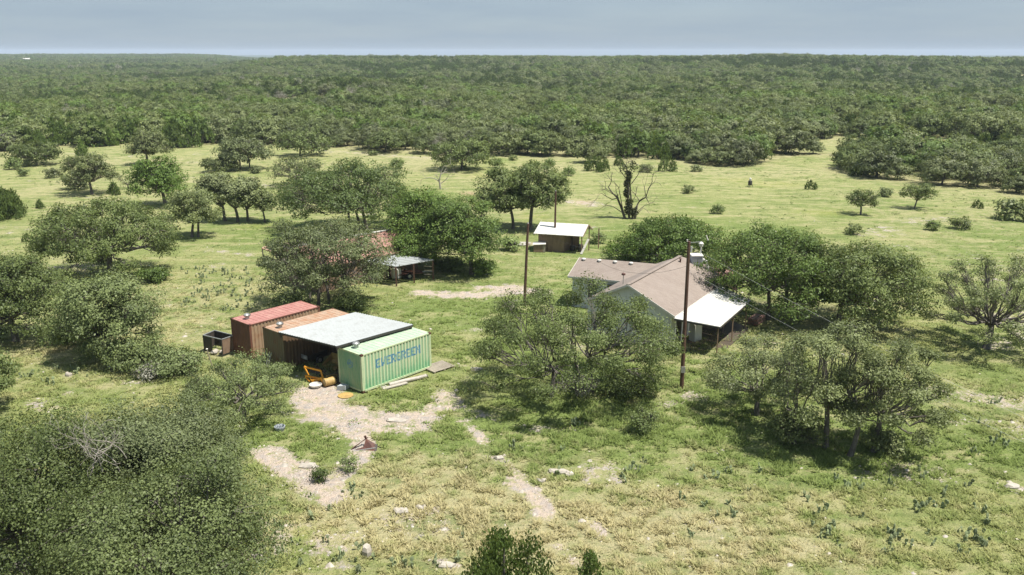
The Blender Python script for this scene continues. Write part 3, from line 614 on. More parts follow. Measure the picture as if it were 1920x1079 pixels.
for nm, lab, bx, by, l, r, t, kw in TREES:
    g = 'oaks standing in the pasture'
    to = px_tree(nm, lab, 'oak tree', bx, by, l, r, t, group=g, **kw)
    if kw['seed'] == 12:          # grey dead twigs breaking out of the crown
        rgt = np.random.default_rng(1201); pth = []; tp = []
        for px_, py_ in ((165, 880), (190, 868), (215, 850), (235, 842), (180, 850)):
            q_ = AY(px_, py_, 31.0); fractal(rgt, (q_[0] - to.location.x, q_[1] - to.location.y, q_[2] - .5), (rgt.normal() * .5, -.3, 1), 1.1, .03, 3, pth, tp, .4, .8)
        v_, f_ = tubes(pth); mesh_np('dead_twigs', v_, f_, M['dead_wood'], to)
# juniper tops at the bottom and junipers in the pasture
def juniper_at(label, x, y, Wd, H, seed, n, ls, peaks=5, group='junipers near the camera'):
    return make_tree('juniper', label, 'juniper', (x, y), juniper_data(seed, Wd, H, n, ls, peaks), 'juniper', 'dark_bark', group)
juniper_at('bright green juniper poking up at the bottom edge, centre', -.3, 27.6, 4.3, AY(950, 1008, 27.6)[2], 71, 15000, .075, 8)
juniper_at('small bright green juniper top at the bottom edge, right of the larger one', 2.9, 27.8, 1.9, AY(1110, 1036, 27.8)[2], 72, 5000, .075, 3)
x, y = G(8, 410); juniper_at('dark green juniper thicket at the left edge of the upper pasture', x, y, 6.5, 3.9, 73, 9000, .16, 8, 'junipers in the pasture')

# half-bare tree at the right edge
def bare_tree(name, label, bx, by, l, r, t, seed, nleaf, ls, leafm, barkm, depth=3, nb=9, cat='oak tree', per=22, cr=.32):
    gx, gy = G(bx, by); a = AY(l, by, gy)[0] - gx; b = AY(r, by, gy)[0] - gx; H = AY(bx, t, gy)[2]; rg = np.random.default_rng(seed)
    paths = [(np.array([[0, 0, -.2], [.05, 0, H * .12], [0, .1, H * .24]]), np.array([1.3, 1, .9]) * H * .034)]; tips = []
    for i in range(nb):
        an = i * 6.283 / nb + rg.uniform(-.3, .3); R_ = (b if math.cos(an) > 0 else -a) * .52
        el = rg.uniform(.45, 1.25); d = np.array([math.cos(an) * math.cos(el), math.sin(an) * math.cos(el), math.sin(el)])
        fractal(rg, (0, .1, H * rg.uniform(.14, .24)), d, min(R_ / max(.35, math.cos(el)), H * .52), H * .017, depth, paths, tips, .32, .6)
    tips = np.array(tips); tips = tips[tips[:, 2] > .3]; sel = tips[rg.random(len(tips)) < nleaf / (len(tips) * per)]
    C = np.repeat(sel, per, 0); C = C + rg.normal(size=C.shape) * cr; T = np.clip(np.repeat(rg.random(len(sel)) * .6, per) + rg.random(len(C)) * .4, 0, 1)
    return make_tree(name, label, cat, (gx, gy), (tubes(paths), leafcards(rg, C, ls, tint=T)), leafm, barkm, 'oaks standing in the pasture')
px_tree('live_oak', 'sprawling half-bare oak with grey twisting limbs at the right edge', 'oak tree', 1848, 655, 1728, 1985, 486, leafm='oak_grey', rough=.5, seed=81, n=20000, ls=.08, nl=26, rl=.68, hb=.10, bare=.25, twig=1.6, group='oaks standing in the pasture')
bare_tree('small_oak', 'small leafless-looking tree right of the lone open oak, left pasture', 240, 354, 222, 256, 318, 83, 250, .12, 'oak_grey', 'bark', 2, 5)
# dead tree wrapped in ivy
def snag(name, label, bx, by, limbs, seed, col=None, barkm='dark_bark', sc=1.0):
    gx, gy = G(bx, by); rg = np.random.default_rng(seed); paths = []; tips = []
    for pts, r, dep in limbs:
        W_ = []
        for q, (px, py) in enumerate(pts):
            p = AY(px, py, gy); W_.append((p[0] - gx, rg.uniform(-.5, .5) * min(q, 2) * .5, max(p[2], -.15)))
        W_ = np.array(W_); paths.append((W_, np.linspace(r, r * .3, len(W_))))
        if dep:
            for k in range(len(W_) - 1):
                d = W_[k + 1] - W_[k]; fractal(rg, W_[k + 1], d + rg.normal(size=3) * .5 * np.linalg.norm(d), .9 + rg.random() * .7, r * .3, 2, paths, tips, .35, .6)
    C = []
    if col is not None:
        for (px, py), rr, m in col:
            p = AY(px, py, gy); c = np.array([p[0] - gx, 0, p[2]]); v = rg.normal(size=(m, 3)); v /= np.linalg.norm(v, axis=1, keepdims=True)
            C.append(c + v * rr * rg.uniform(.4, 1, (m, 1)) * np.array([1, 1, 1.3]))
        C = np.concatenate(C)
    else: C = np.array([[0, 0, .2], [.1, 0, .3]])
    return make_tree(name, label, 'dead tree', (gx, gy), (tubes(paths), leafcards(rg, C, .14 if col is not None else .04, tint=rg.random(len(C)))), 'ivy', barkm, None, 'ivy' if col is not None else 'foliage')
snag('dead_tree', 'dead tree with a dark ivy-wrapped middle stem and bare side limbs behind the house', 1180, 411,
     [([(1172, 411), (1166, 392), (1158, 372), (1148, 362), (1141, 352)], .20, 1), ([(1158, 372), (1148, 375), (1137, 369), (1127, 362)], .08, 1), ([(1180, 411), (1178, 385), (1178, 355), (1176, 325), (1174, 310)], .18, 1),
      ([(1186, 411), (1184, 380), (1182, 345), (1183, 318)], .15, 1), ([(1178, 340), (1166, 325), (1158, 312)], .07, 1), ([(1184, 345), (1196, 330), (1200, 316)], .07, 1), ([(1168, 400), (1150, 388), (1136, 386)], .07, 1), ([(1192, 400), (1208, 386), (1222, 382)], .06, 1), ([(1211, 370), (1208, 352), (1212, 342)], .06, 1), ([(1150, 365), (1134, 356), (1124, 360)], .05, 1), ([(1190, 411), (1194, 388), (1200, 378), (1211, 370), (1216, 355), (1222, 340)], .17, 1), ([(1196, 400), (1206, 390), (1214, 396), (1219, 404)], .05, 0), ([(1168, 395), (1160, 352), (1150, 340)], .07, 1)],
     91, [((1178, 395), .62, 380), ((1180, 380), .55, 360), ((1175, 362), .5, 320), ((1176, 345), .5, 300), ((1179, 330), .5, 230), ((1170, 318), .6, 130), ((1188, 312), .6, 130), ((1190, 398), .5, 200)])
snag('dead_tree', 'pale leafless snag behind the crowns of the barn oaks', 826, 356,
     [([(826, 356), (824, 340), (826, 328), (830, 316)], .17, 1), ([(825, 342), (816, 336), (806, 334), (794, 336)], .09, 1), ([(826, 345), (836, 338), (842, 328)], .08, 1)], 92, None, 'dead_wood')
# dead grey brush patches inside the corner oak, and a cedar bush, feathery shrubs
def shrub_at(label, px, py, Wd, H, seed, n, ls, leafm='shrub', name='shrub', bare=.0, group='shrubs and brush', z=None, cat='shrub', barkm='bark', twig=1.0):
    x, y = G(px, py); return make_tree(name, label, cat, (x, y), oak_data(seed, Wd, H, 0, n, ls, nl=max(5, int(Wd * 3)), hb=.0, rl=Wd * .2, bare=bare, twig=twig), leafm, barkm, group)
shrub_at('dark thicket at the foot of the rounded oak, left of the containers', 255, 690, 4.2, 2.2, 101, 7000, .085, 'oak')
shrub_at('green thicket running out toward the metal pen', 330, 700, 3.8, 1.7, 102, 5500, .08, 'shrub')
shrub_at('grey-leaved bush in front of the green thicket left of the pen', 285, 708, 1.9, 1.1, 103, 2200, .07, 'grey_brush')
shrub_at('low green thicket behind the rounded oak at left', 140, 640, 4.5, 1.8, 104, 5000, .09, 'shrub')
shrub_at('dark bush tucked under the big round oak on its right', 290, 528, 3.0, 1.5, 105, 2500, .11, 'oak_green')
shrub_at('shrubby growth behind the small open-crowned oak by the containers', 372, 745, 1.9, 1.2, 106, 3500, .075, 'oak')
shrub_at('grey dead brush at the foot of the oak in front of the house', 1082, 748, 2.6, 1.8, 107, 2600, .05, 'grey_brush', bare=.45, twig=3)
shrub_at('low dark bush between the leaning oak and the tall brown pole', 1178, 738, 3.6, 1.5, 108, 4500, .08, 'oak')
shrub_at('feathery green shrub in front of the leaning oak', 1205, 812, 1.9, 1.6, 109, 3000, .055, 'shrub', bare=.1, twig=3)
shrub_at('dense grey-green brush under the middle oak of the open group', 1490, 828, 3.0, 1.9, 110, 5000, .075, 'oak_grey', bare=.15, twig=2)
shrub_at('low brush at the foot of the right-hand oak of the open group', 1655, 845, 2.2, 1.4, 111, 2600, .075, 'oak_grey', bare=.1)
shrub_at('small dark cedar bush on the pale rocks at lower left', 600, 905, .75, .75, 112, 900, .05, 'juniper', cat='bush')
shrub_at('weedy bush just below the rusty steel scoop', 655, 888, .9, .95, 113, 800, .05, 'shrub', cat='bush')
shrub_at('pale dead brush above the huge corner oak', 200, 858, 2.6, 1.0, 114, 900, .04, 'grey_brush', bare=.5, twig=3)
shrub_at('bushes at the base of the oak with the thick short trunk', 905, 515, 2.6, 1.6, 115, 2500, .10, 'oak_green')
shrub_at('undergrowth between the two oaks right of the barn', 850, 505, 3.4, 1.2, 116, 2500, .10, 'shrub')
shrub_at('weeds and brush at the left foot of the many-stemmed barn oak', 545, 578, 3.2, 1.2, 117, 3000, .09, 'oak')
shrub_at('brush at the right foot of the many-stemmed barn oak', 655, 580, 3.0, 1.3, 118, 3000, .09, 'oak')
shrub_at('thin weeds growing against the tan container end', 515, 700, 1.7, .8, 119, 1500, .05, 'shrub', twig=2)

# ------------------------------------------------------------------ the woods: eight trees, copied; beyond the nearest ones a single mass
def forest():
    rg = np.random.default_rng(5); protos = []
    spec = [('live_oak', 'oak', 'oak', 8.4, 5.6), ('live_oak', 'oak', 'oak_grey', 9.2, 5.4), ('live_oak', 'oak', 'oak', 7.2, 5.0), ('live_oak', 'oak', 'oak_grey', 7.0, 4.6), ('live_oak', 'oak', 'oak_green', 8.0, 5.6),
            ('juniper', 'jun', 'juniper', 5.2, 4.8), ('juniper', 'jun', 'juniper', 6.4, 4.4), ('bare_oak', 'gry', 'grey_brush', 6.0, 4.6)]
    for i, (nm, k, lm, w, h) in enumerate(spec):
        if k == 'jun': (tv, tf), (lv, lf, lt) = juniper_data(200 + i, w, h, 2600, .26, 6)
        else: (tv, tf), (lv, lf, lt) = oak_data(200 + i, w, h, 0, 4200 if k == 'oak' else 2200, .20 if k == 'oak' else .13, nl=15, hb=.0, rl=w * .19, bare=0 if k == 'oak' else .35, twig=.6 if k == 'oak' else 2, jit=.45)
        V = np.concatenate([tv, lv]); F = np.concatenate([tf, lf + len(tv)]); mi = np.concatenate([np.zeros(len(tf), int), np.ones(len(lf), int)])
        o = mesh_np(nm, V, F, [M['dead_wood' if k == 'gry' else 'bark'], M[lm]], attrs=dict(tint=np.concatenate([np.zeros(len(tv)), lt])), midx=mi)
        protos.append(o)
    # points
    pts = []
    r = 100.0; 
    while r < 4400:
        sp = 4.9 if r < 260 else 5.3 if r < 700 else 6.6 if r < 1200 else 9.5 if r < 3000 else 13
        lo, hi = (-39, 39) if r < 1250 else (-39, -6)
        n = max(1, int(math.radians(hi - lo) * r / sp)); th = np.radians(np.linspace(lo, hi, n)) + rg.normal(size=n) * .3 * sp / r
        rr = r + rg.normal(size=n) * sp * .38; pts.append(np.stack([rr * np.sin(th), rr * np.cos(th)], -1)); r += sp * .92
    Pp = np.concatenate(pts); x, y = Pp[:, 0], Pp[:, 1]; d = np.hypot(x, y)
    w = woodmask(x, y); gap = fbm(x, y, 34, 52, 3); sc = rg.uniform(.60, 1.22, len(x)) * np.where(d > 1250, 1.45, 1.0) * (.82 + .4 * fbm(x, y, 60, 88, 2))
    keep = (w > .6) & (rg.random(len(x)) > sm(.555, .61, gap) * .99 * sm(75, 105, d - edge_dist(np.arctan2(x, y))) * (1 - .75 * sm(600, 850, d))) & (rg.random(len(x)) > .05)
    z = terrain(x, y); px, py = proj_np(x, y, z); 
    keep &= ~((d > 1230) & (px > 830))
    x, y, d, sc, z = x[keep], y[keep], d[keep], sc[keep], z[keep]
    jz = fbm(x, y, 95, 77, 3); gz = fbm(x, y, 55, 78, 3); u = rg.random(len(x))
    pj = np.clip(.25 + 2.6 * (jz - .5) + .12 * sm(260, 500, d), .05, .92); kind = np.where(u < pj, 5 + (rg.random(len(x)) < .5), np.where(rg.random(len(x)) < np.clip(.04 + 1.2 * (gz - .55), .0, .35), 7, np.floor(rg.random(len(x)) * 5).astype(int)))
    rot = rg.random(len(x)) * 6.283
    px, py = proj_np(x, y, z); vis = (px > -40) & (px < 1960); order = np.argsort(np.where(vis, d, 1e9))
    near = order[:262]; rest = np.setdiff1d(np.arange(len(x)), near)
    words = {0: 'rounded grey-green oak', 1: 'broad pale grey oak', 2: 'compact grey-green oak', 3: 'low pale grey oak', 4: 'greener rounded oak', 5: 'dark green juniper', 6: 'bushy dark green juniper', 7: 'mostly bare oak'}
    cats = {5: 'juniper', 6: 'juniper'}
    def zone(q):
        X = px[q]
        for lim, s in ((330, 'above the far left pasture'), (640, 'left of the barn oaks'), (880, 'above the large green barn oak'), (1110, 'above the white-roofed shed'), (1330, 'above the ivy-wrapped dead tree'), (1560, 'beside the gap in the woods'), (1790, 'below the bright clearing')):
            if X < lim: return s
        return 'by the right edge of the photo'
    used = set()
    for q in near:
        k = int(kind[q]); o = protos[k] if k not in used else link(protos[k].copy()); used.add(k)
        o.location = (x[q], y[q], z[q] - .1); o.rotation_euler = (0, 0, rot[q]); s = float(sc[q]); o.scale = (s, s, s * float(.88 + .2 * ((q * 37) % 10) / 10))
        lab = f'{words[k]} in the woods {zone(q)}'
        tag(o, lab, cats.get(k, 'oak tree'), lab.replace(words[k], words[k] + 's'))
    for k in range(8):
        if k not in used:
            o = protos[k]; q = near[k]; o.location = (x[q] + 2, y[q] + 3, z[q]); tag(o, f'{words[k]} squeezed between others in the front row of the woods', cats.get(k, 'oak tree'))
    # the mass behind
    me = bpy.data.meshes.new('forest'); R = rest; me.vertices.add(len(R)); me.vertices.foreach_set('co', np.stack([x[R], y[R], z[R] - .1], -1).astype(np.float32).ravel())
    for an, av, ty in (('kind', kind[R].astype(np.int32), 'INT'), ('rot', rot[R].astype(np.float32), 'FLOAT'), ('size', sc[R].astype(np.float32), 'FLOAT')):
        a = me.attributes.new(an, ty, 'POINT'); a.data.foreach_set('value', av)
    fo = link(bpy.data.objects.new('forest', me)); tag(fo, 'endless oak and juniper woods stretching back to the horizon', 'forest', kind='stuff')
    g = bpy.data.node_groups.new('forest_trees', 'GeometryNodeTree'); g.interface.new_socket('Geometry', in_out='INPUT', socket_type='NodeSocketGeometry'); g.interface.new_socket('Geometry', in_out='OUTPUT', socket_type='NodeSocketGeometry')
    gi = g.nodes.new('NodeGroupInput'); go = g.nodes.new('NodeGroupOutput'); m2p = g.nodes.new('GeometryNodeMeshToPoints'); iop = g.nodes.new('GeometryNodeInstanceOnPoints'); jn = g.nodes.new('GeometryNodeJoinGeometry')
    # Join Geometry lists its links from the last made to the first
    for o in reversed(protos):
        oi = g.nodes.new('GeometryNodeObjectInfo'); oi.inputs['Object'].default_value = o; oi.inputs['As Instance'].default_value = True; g.links.new(oi.outputs['Geometry'], jn.inputs[0])
    def na(name, ty):
        n = g.nodes.new('GeometryNodeInputNamedAttribute'); n.data_type = ty; n.inputs['Name'].default_value = name; return n.outputs[0]
    cx = g.nodes.new('ShaderNodeCombineXYZ'); g.links.new(na('rot', 'FLOAT'), cx.inputs[2])
    g.links.new(gi.outputs[0], m2p.inputs[0]); g.links.new(m2p.outputs[0], iop.inputs['Points']); g.links.new(jn.outputs[0], iop.inputs['Instance']); iop.inputs['Pick Instance'].default_value = True
    g.links.new(na('kind', 'INT'), iop.inputs['Instance Index']); g.links.new(cx.outputs[0], iop.inputs['Rotation']); g.links.new(na('size', 'FLOAT'), iop.inputs['Scale']); g.links.new(iop.outputs[0], go.inputs[0])
    md = fo.modifiers.new('trees', 'NODES'); md.node_group = g
    print('forest', len(rest)); return protos
PROTOS = forest()

# ------------------------------------------------------------------ shrubs dotting the pasture
def pasture_shrubs():
    rg = np.random.default_rng(8); pr = []
    for i, (w, h, lm, nm) in enumerate([(1.8, 1.3, 'shrub', 'shrub'), (1.6, 1.5, 'juniper', 'juniper_bush'), (2.0, 1.2, 'oak_grey', 'shrub')]):
        if lm == 'juniper': (a, b), (c, d_, e) = juniper_data(300 + i, w, h, 900, .10, 3)
        else: (a, b), (c, d_, e) = oak_data(300 + i, w, h, 0, 1000, .10, nl=7, hb=0, rl=.42)
        pr.append((mesh_np(nm, np.concatenate([a, c]), np.concatenate([b, d_ + len(a)]), [M['bark'], M[lm]], attrs=dict(tint=np.concatenate([np.zeros(len(a)), e])), midx=np.concatenate([np.zeros(len(b), int), np.ones(len(d_), int)]))))
    spots = [  # px, py, size, kind, label
        (746, 316, 1.5, 0, 'yellow-green shrub left of the large round woods-edge oak'), (931, 316, 1.5, 0, 'round green shrub right of the large round woods-edge oak'), (1250, 323, 1.9, 1, 'dark upright juniper bush at the woods edge, right of the ivy-wrapped dead tree'),
        (1113, 320, 1.8, 1, 'dark bush at the upper left of the ivy-wrapped dead tree'), (1132, 322, 1.5, 1, 'second dark bush just left of the ivy-wrapped dead tree'), (1210, 325, 1.3, 2, 'small bush up-slope right of the ivy-wrapped dead tree'),
        (1305, 322, 1.1, 2, 'faint tan bush near the woods edge above the bushy house oak'), (1898, 412, 2.4, 2, 'straggly bush near the right edge of the right pasture'), (1833, 391, .8, 1, 'small dark bush between the two lone right oaks and the right edge'),
        (1890, 392, .6, 1, 'tiny dark bush by the right edge of the right pasture'), (1520, 356, 1.0, 1, 'low dark bush left of the lone leaning oak'), (1660, 367, 1.2, 2, 'grey bush up-slope between the two lone right oaks'), (1290, 362, 1.1, 2, 'grey weed clump in the open pasture above the house'),
        (1750, 432, 1.0, 0, 'low bush in the right pasture below the lone round-topped oak'), (1800, 430, 1.3, 2, 'wide low bush right of that below the lone oaks'), (28, 318, 1.7, 0, 'pale shrub in the far left pasture'), (45, 330, 1.1, 0, 'smaller shrub below the pale one at far left'), (55, 312, 1.2, 0, 'shrub beside the pale one at far left'),
        (100, 334, 1.5, 2, 'flat grey bush left of the lone open oak'), (75, 390, .9, 1, 'dark bush at the edge of the left pasture near the juniper thicket'), (143, 356, 2.2, 2, 'bushy small growth left of the lone open oak trunk'), (215, 365, 1.3, 1, 'dark low bush right of the lone open oak trunk'), (53, 454, .7, 1, 'tiny dark bush on the dry left slope'),
        (860, 300, 1.0, 0, 'little shrub beside the top of the large round oak'), (700, 290, 1.0, 2, 'little grey shrub at the woods edge above the barn'), (962, 300, 1.0, 2, 'small grey bush by the woods above the twin dark oaks'), (1030, 312, 1.3, 0, 'green bush in the pasture above the middle pole'), (1066, 330, 1.3, 0, 'green bush right of the middle pole top'),
        (1160, 312, 1.2, 1, 'dark bush just under the woods, behind the ivy-wrapped dead tree'), (945, 330, 1.1, 2, 'low grey bush left of the tall dark oak crown'), (690, 330, 1.0, 2, 'grey clump behind the bright green oak'), (1465, 470, 1.2, 0, 'weed clump in the pasture behind the house oaks'), (1600, 440, 1.1, 2, 'weed clump in the pasture behind the spreading oak'),
        (480, 325, 1.2, 2, 'low grey bush right of the double-trunk oak'), (155, 292, 2.2, 1, 'dark rounded bush by the woods left of the grey-topped oak'), (1345, 402, 1.0, 0, 'small weed clump above the bushy house oak'), (1120, 455, 1.0, 0, 'green weeds right of the white-roofed shed'), (955, 470, 1.3, 0, 'weedy growth left of the small tan box')]
    used = set()
    for px, py, s, k, lab in spots:
        x, y = G(px, py); o = pr[k] if k not in used else link(pr[k].copy()); used.add(k); o.location = (x, y, hz(x, y) - .05); o.rotation_euler = (0, 0, rg.random() * 6.28); o.scale = (s, s, s * .95); tag(o, lab, 'bush', 'shrubs dotting the pasture')
    # a further scatter of low weeds too many to count
    V = []; Fq = []; 
    n = 5200; Y = rg.uniform(44, 290, n); X = rg.uniform(-1, 1, n) * (Y * .66); w = woodmask(X, Y); cl = fbm(X, Y, 7, 66, 3); kp = (w < .3) & (rg.random(n) < sm(.46, .70, cl) + .06)
    X, Y = X[kp], Y[kp]; Z = terrain(X, Y); m = 26; hgt = rg.uniform(.08, .26, len(X)); C = np.stack([X, Y, Z + hgt * .4], -1)
    idx = np.repeat(np.arange(len(X)), m); C = C[idx] + rg.normal(size=(len(idx), 3)) * hgt[idx, None] * np.array([1.1, 1.1, .35]); C[:, 2] = np.maximum(C[:, 2], Z[idx] + .03)
    v, f, t = leafcards(rg, C, .075, up=.6, tint=rg.random(len(C)) * .6 + np.repeat(rg.random(len(X)) * .4, m))
    tag(mesh_np('weeds', v, f, M['shrub'], attrs=dict(tint=t)), 'low green weed clumps scattered over the whole pasture', 'weeds', kind='stuff'); print('weeds', len(f))
pasture_shrubs()

# ------------------------------------------------------------------ prickly pears
def pad_mesh():
    k = 9; v = []; 
    for s in (-1, 1):
        for j in range(k):
            a = 2 * math.pi * j / k; v.append((math.sin(a) * .5 * (1 - .18 * math.cos(a) * -1) * .82, s * .055, .5 - math.cos(a) * .5))
    v += [(0, -.10, .52), (0, .10, .52)]
    f = [(j, (j + 1) % k, k + (j + 1) % k, k + j) for j in range(k)]
    f3 = [(j, (j + 1) % k, 2 * k) for j in range(k)] + [(k + (j + 1) % k, k + j, 2 * k + 1) for j in range(k)]
    return v, f + f3
def pear_layout(rg, n, spread):
    out = []; 
    base = [(rg.normal() * spread * .5, rg.normal() * spread * .5, 0.) for _ in range(max(3, n // 4))]
    for i in range(n):
        s = rg.uniform(.15, .25)
        if i < len(base) or not out: bx = base[i % len(base)]; p = bx
        else: q = out[rg.integers(len(out))]; p = (q[0][0] + math.cos(q[1]) * math.sin(q[2]) * q[3] * .8 + rg.normal() * .03, q[0][1] + math.sin(q[1]) * math.sin(q[2]) * q[3] * .8 + rg.normal() * .03, q[0][2] + math.cos(q[2]) * q[3] * .85)
        if p[2] > .40: p = base[0]
        out.append((p, rg.random() * 6.28, rg.uniform(.1, .75), s))
    return out
def pears():
    rg = np.random.default_rng(21); pv, pf = pad_mesh(); me0 = bpy.data.meshes.new('pad'); me0.from_pydata(pv, [], pf); me0.materials.append(M['cactus'])
    a = me0.attributes.new('tint', 'FLOAT', 'POINT'); a.data.foreach_set('value', [.5 + .4 * v[2] for v in pv])
    def pmat(p, az, tl, s):
        from mathutils import Matrix
        return Matrix.Translation(p) @ Matrix.Rotation(az, 4, 'Z') @ Matrix.Rotation(tl, 4, 'Y') @ Matrix.Rotation(rg.random() * 3.14, 4, 'Z') @ Matrix.Scale(s, 4)
    big = [(1552, 1000, 34, .55, 'big prickly pear clump standing alone at lower right'), (1085, 798, 22, .5, 'prickly pear clump below the oak in front of the house'), (640, 928, 12, .45, 'prickly pear beside the pale rocks at lower left'),
           (1335, 898, 16, .5, 'prickly pear below the open oaks on their left'), (1225, 730, 20, .7, 'prickly pears left of the foot of the tall brown pole'), (1745, 832, 14, .5, 'prickly pear right of the open oak group'), (1160, 905, 10, .4, 'dark prickly pear near the pale rocks right of centre')]
    for px, py, n, sp, lab in big:
        x, y = G(px, py); t = thing('prickly_pear', lab, 'cactus', (x, y, hz(x, y) - .03), 0, 'prickly pear clumps in the near grass')
        for lay in pear_layout(rg, n, sp):
            o = link(bpy.data.objects.new('pad', me0)); o.parent = t; o.matrix_local = pmat(*lay)
    # small clumps, one mesh each, four shapes
    shapes = []
    PV = np.array(pv)
    for i in range(4):
        V = []; F = []; T = []
        for lay in pear_layout(rg, 11, .24):
            m = np.array(pmat(*lay)); v = PV @ m[:3, :3].T + m[:3, 3]; b = len(V); V += v.tolist(); F += [tuple(q + b for q in f) for f in pf]; T += [.3 + .5 * q[2] for q in pv]
        me = bpy.data.meshes.new('prickly_pear'); me.from_pydata(V, [], F); me.materials.append(M['cactus']); a = me.attributes.new('tint', 'FLOAT', 'POINT'); a.data.foreach_set('value', T); shapes.append(me)
    zones = [((1560, 1860, 880, 1040), 34, 'small prickly pear in the weedy slope at the lower right corner'), ((1250, 1550, 880, 1020), 14, 'small prickly pear in the grass below the open oak group'), ((520, 900, 1000, 1075), 16, 'small prickly pear along the bottom left of the near grass'),
             ((340, 480, 505, 585), 75, 'small prickly pear in the dense patch above the red container'), ((40, 200, 690, 750), 10, 'small prickly pear in the sloping gap at left'), ((1730, 1900, 740, 860), 10, 'small prickly pear in the tan patch right of the open oaks'), ((930, 1220, 830, 900), 8, 'small prickly pear right of the worn rocky trail'), ((500, 700, 930, 990), 6, 'small prickly pear below the pale rocks at lower left')]
    for (x0, x1, y0, y1), n, lab in zones:
        for _ in range(n):
            x, y = G(rg.uniform(x0, x1), rg.uniform(y0, y1)); o = link(bpy.data.objects.new('prickly_pear', shapes[rg.integers(4)])); o.location = (x, y, hz(x, y) - .04); o.rotation_euler = (0, 0, rg.random() * 6.28); s = rg.uniform(.5, 1.1); o.scale = (s, s, s)
            tag(o, lab, 'cactus', lab.replace('small prickly pear', 'small prickly pears'))
pears()

# ------------------------------------------------------------------ stones
def rocks():
    rg = np.random.default_rng(31)
    n = 42000; Y = 30 * (110 / 30) ** rg.random(n); X = rg.uniform(-1, 1, n) * (Y * .64 + 2); b, d, l, c, w = masks(X, Y); kp = rg.random(n) < np.clip(sm(.25, .8, b) * .75 + .03 + .05 * sm(.5, .7, fbm(X, Y, 4, 99, 2)), 0, 1)
    X, Y = X[kp], Y[kp]; n = len(X); Z = terrain(X, Y); s = np.clip(rg.lognormal(-2.9, .55, n), .03, .26)
    base = np.array([[1, 0, 0], [.3, .95, 0], [-.8, .55, 0], [-.75, -.6, 0], [.35, -.9, 0], [.55, .1, .62], [-.1, .5, .7], [-.4, -.2, .66], [.1, -.4, .58]])
    F0 = np.array([[0, 1, 5], [1, 6, 5], [1, 2, 6], [2, 7, 6], [2, 3, 7], [3, 8, 7], [3, 4, 8], [4, 5, 8], [4, 0, 5], [5, 6, 8], [6, 7, 8]])
    a = rg.random(n) * 6.28; ca, sa = np.cos(a), np.sin(a); B = base[None] * (1 + rg.normal(size=(n, 9, 3)) * .16) * np.stack([s, s * rg.uniform(.5, 1, n), s * rg.uniform(.35, .9, n)], -1)[:, None]
    V = np.stack([B[..., 0] * ca[:, None] - B[..., 1] * sa[:, None] + X[:, None], B[..., 0] * sa[:, None] + B[..., 1] * ca[:, None] + Y[:, None], B[..., 2] + Z[:, None] - .015], -1).reshape(-1, 3)
    F = (F0[None] + 9 * np.arange(n)[:, None, None]).reshape(-1, 3)
    tag(mesh_np('gravel', V, F, M['limestone']), 'loose limestone chips strewn over the bare patches', 'gravel', kind='stuff'); print('stones', n)
    for px, py, w_, d_, h_, lab in [(1045, 888, 1.0, .45, .16, 'flat pale limestone slab near the middle of the near grass'), (1068, 893, .5, .4, .12, 'smaller pale slab touching the right of the flat middle slab'), (752, 962, .7, .5, .16, 'pale rock in the dry grass below the rusty scoop'), (838, 1062, .75, .45, .14, 'pale slab at the bottom edge left of the juniper top'), (688, 1040, .45, .5, .4, 'upright pale boulder near the bottom edge left of centre'),
                                    (1898, 912, .9, .5, .16, 'pale slab by the right edge in the weedy slope'), (895, 692, .9, .35, .08, 'flat whitish slab right of the green container pallet'), (935, 862, .6, .4, .14, 'pale rock at the top of the trail pit'), (578, 878, 1.0, .6, .12, 'grey flat ledge on the pale rocks at lower left'), (740, 790, 1.2, .6, .12, 'pale ledge in the middle of the upper rocky patch'),
                                    (210, 690, .6, .4, .2, 'pale rock below the rounded oak at left'), (128, 705, .5, .4, .2, 'pale rock in the sloping gap at left'), (1150, 668, .5, .3, .12, 'pale stone left of the red soil patch by the house'), (790, 955, .5, .35, .14, 'small pale rock right of the dry grass rock'), (1015, 905, .5, .35, .12, 'pale rock just left and below the flat middle slab'), (480, 1050, .5, .4, .3, 'pale rock at the foot of the corner oak')]:
        x, y = G(px, py); m = MB(); k = 9; ang = sorted(rg.random(k) * .5 + np.arange(k) * 6.283 / k); r = 1 + rg.normal(size=k) * .16
        lo = [(math.cos(q) * r[i] * w_ / 2, math.sin(q) * r[i] * d_ / 2, -.08) for i, q in enumerate(ang)]; mi = [(p[0] * 1.02, p[1] * 1.02, h_ * .6 + rg.normal() * .02) for p in lo]; hi = [(p[0] * .78, p[1] * .76, h_ + rg.normal() * .03) for p in lo]
        m.add(lo + mi + hi + [(0, 0, h_ * 1.05)], [(i, (i + 1) % k, k + (i + 1) % k, k + i) for i in range(k)] + [(k + i, k + (i + 1) % k, 2 * k + (i + 1) % k, 2 * k + i) for i in range(k)] + [(2 * k + i, 2 * k + (i + 1) % k, 3 * k) for i in range(k)])
        o = m.build('limestone_rock', M['limestone']); o.location = (x, y, hz(x, y)); tag(o, lab, 'rock', 'pale limestone rocks in the near grass')
rocks()

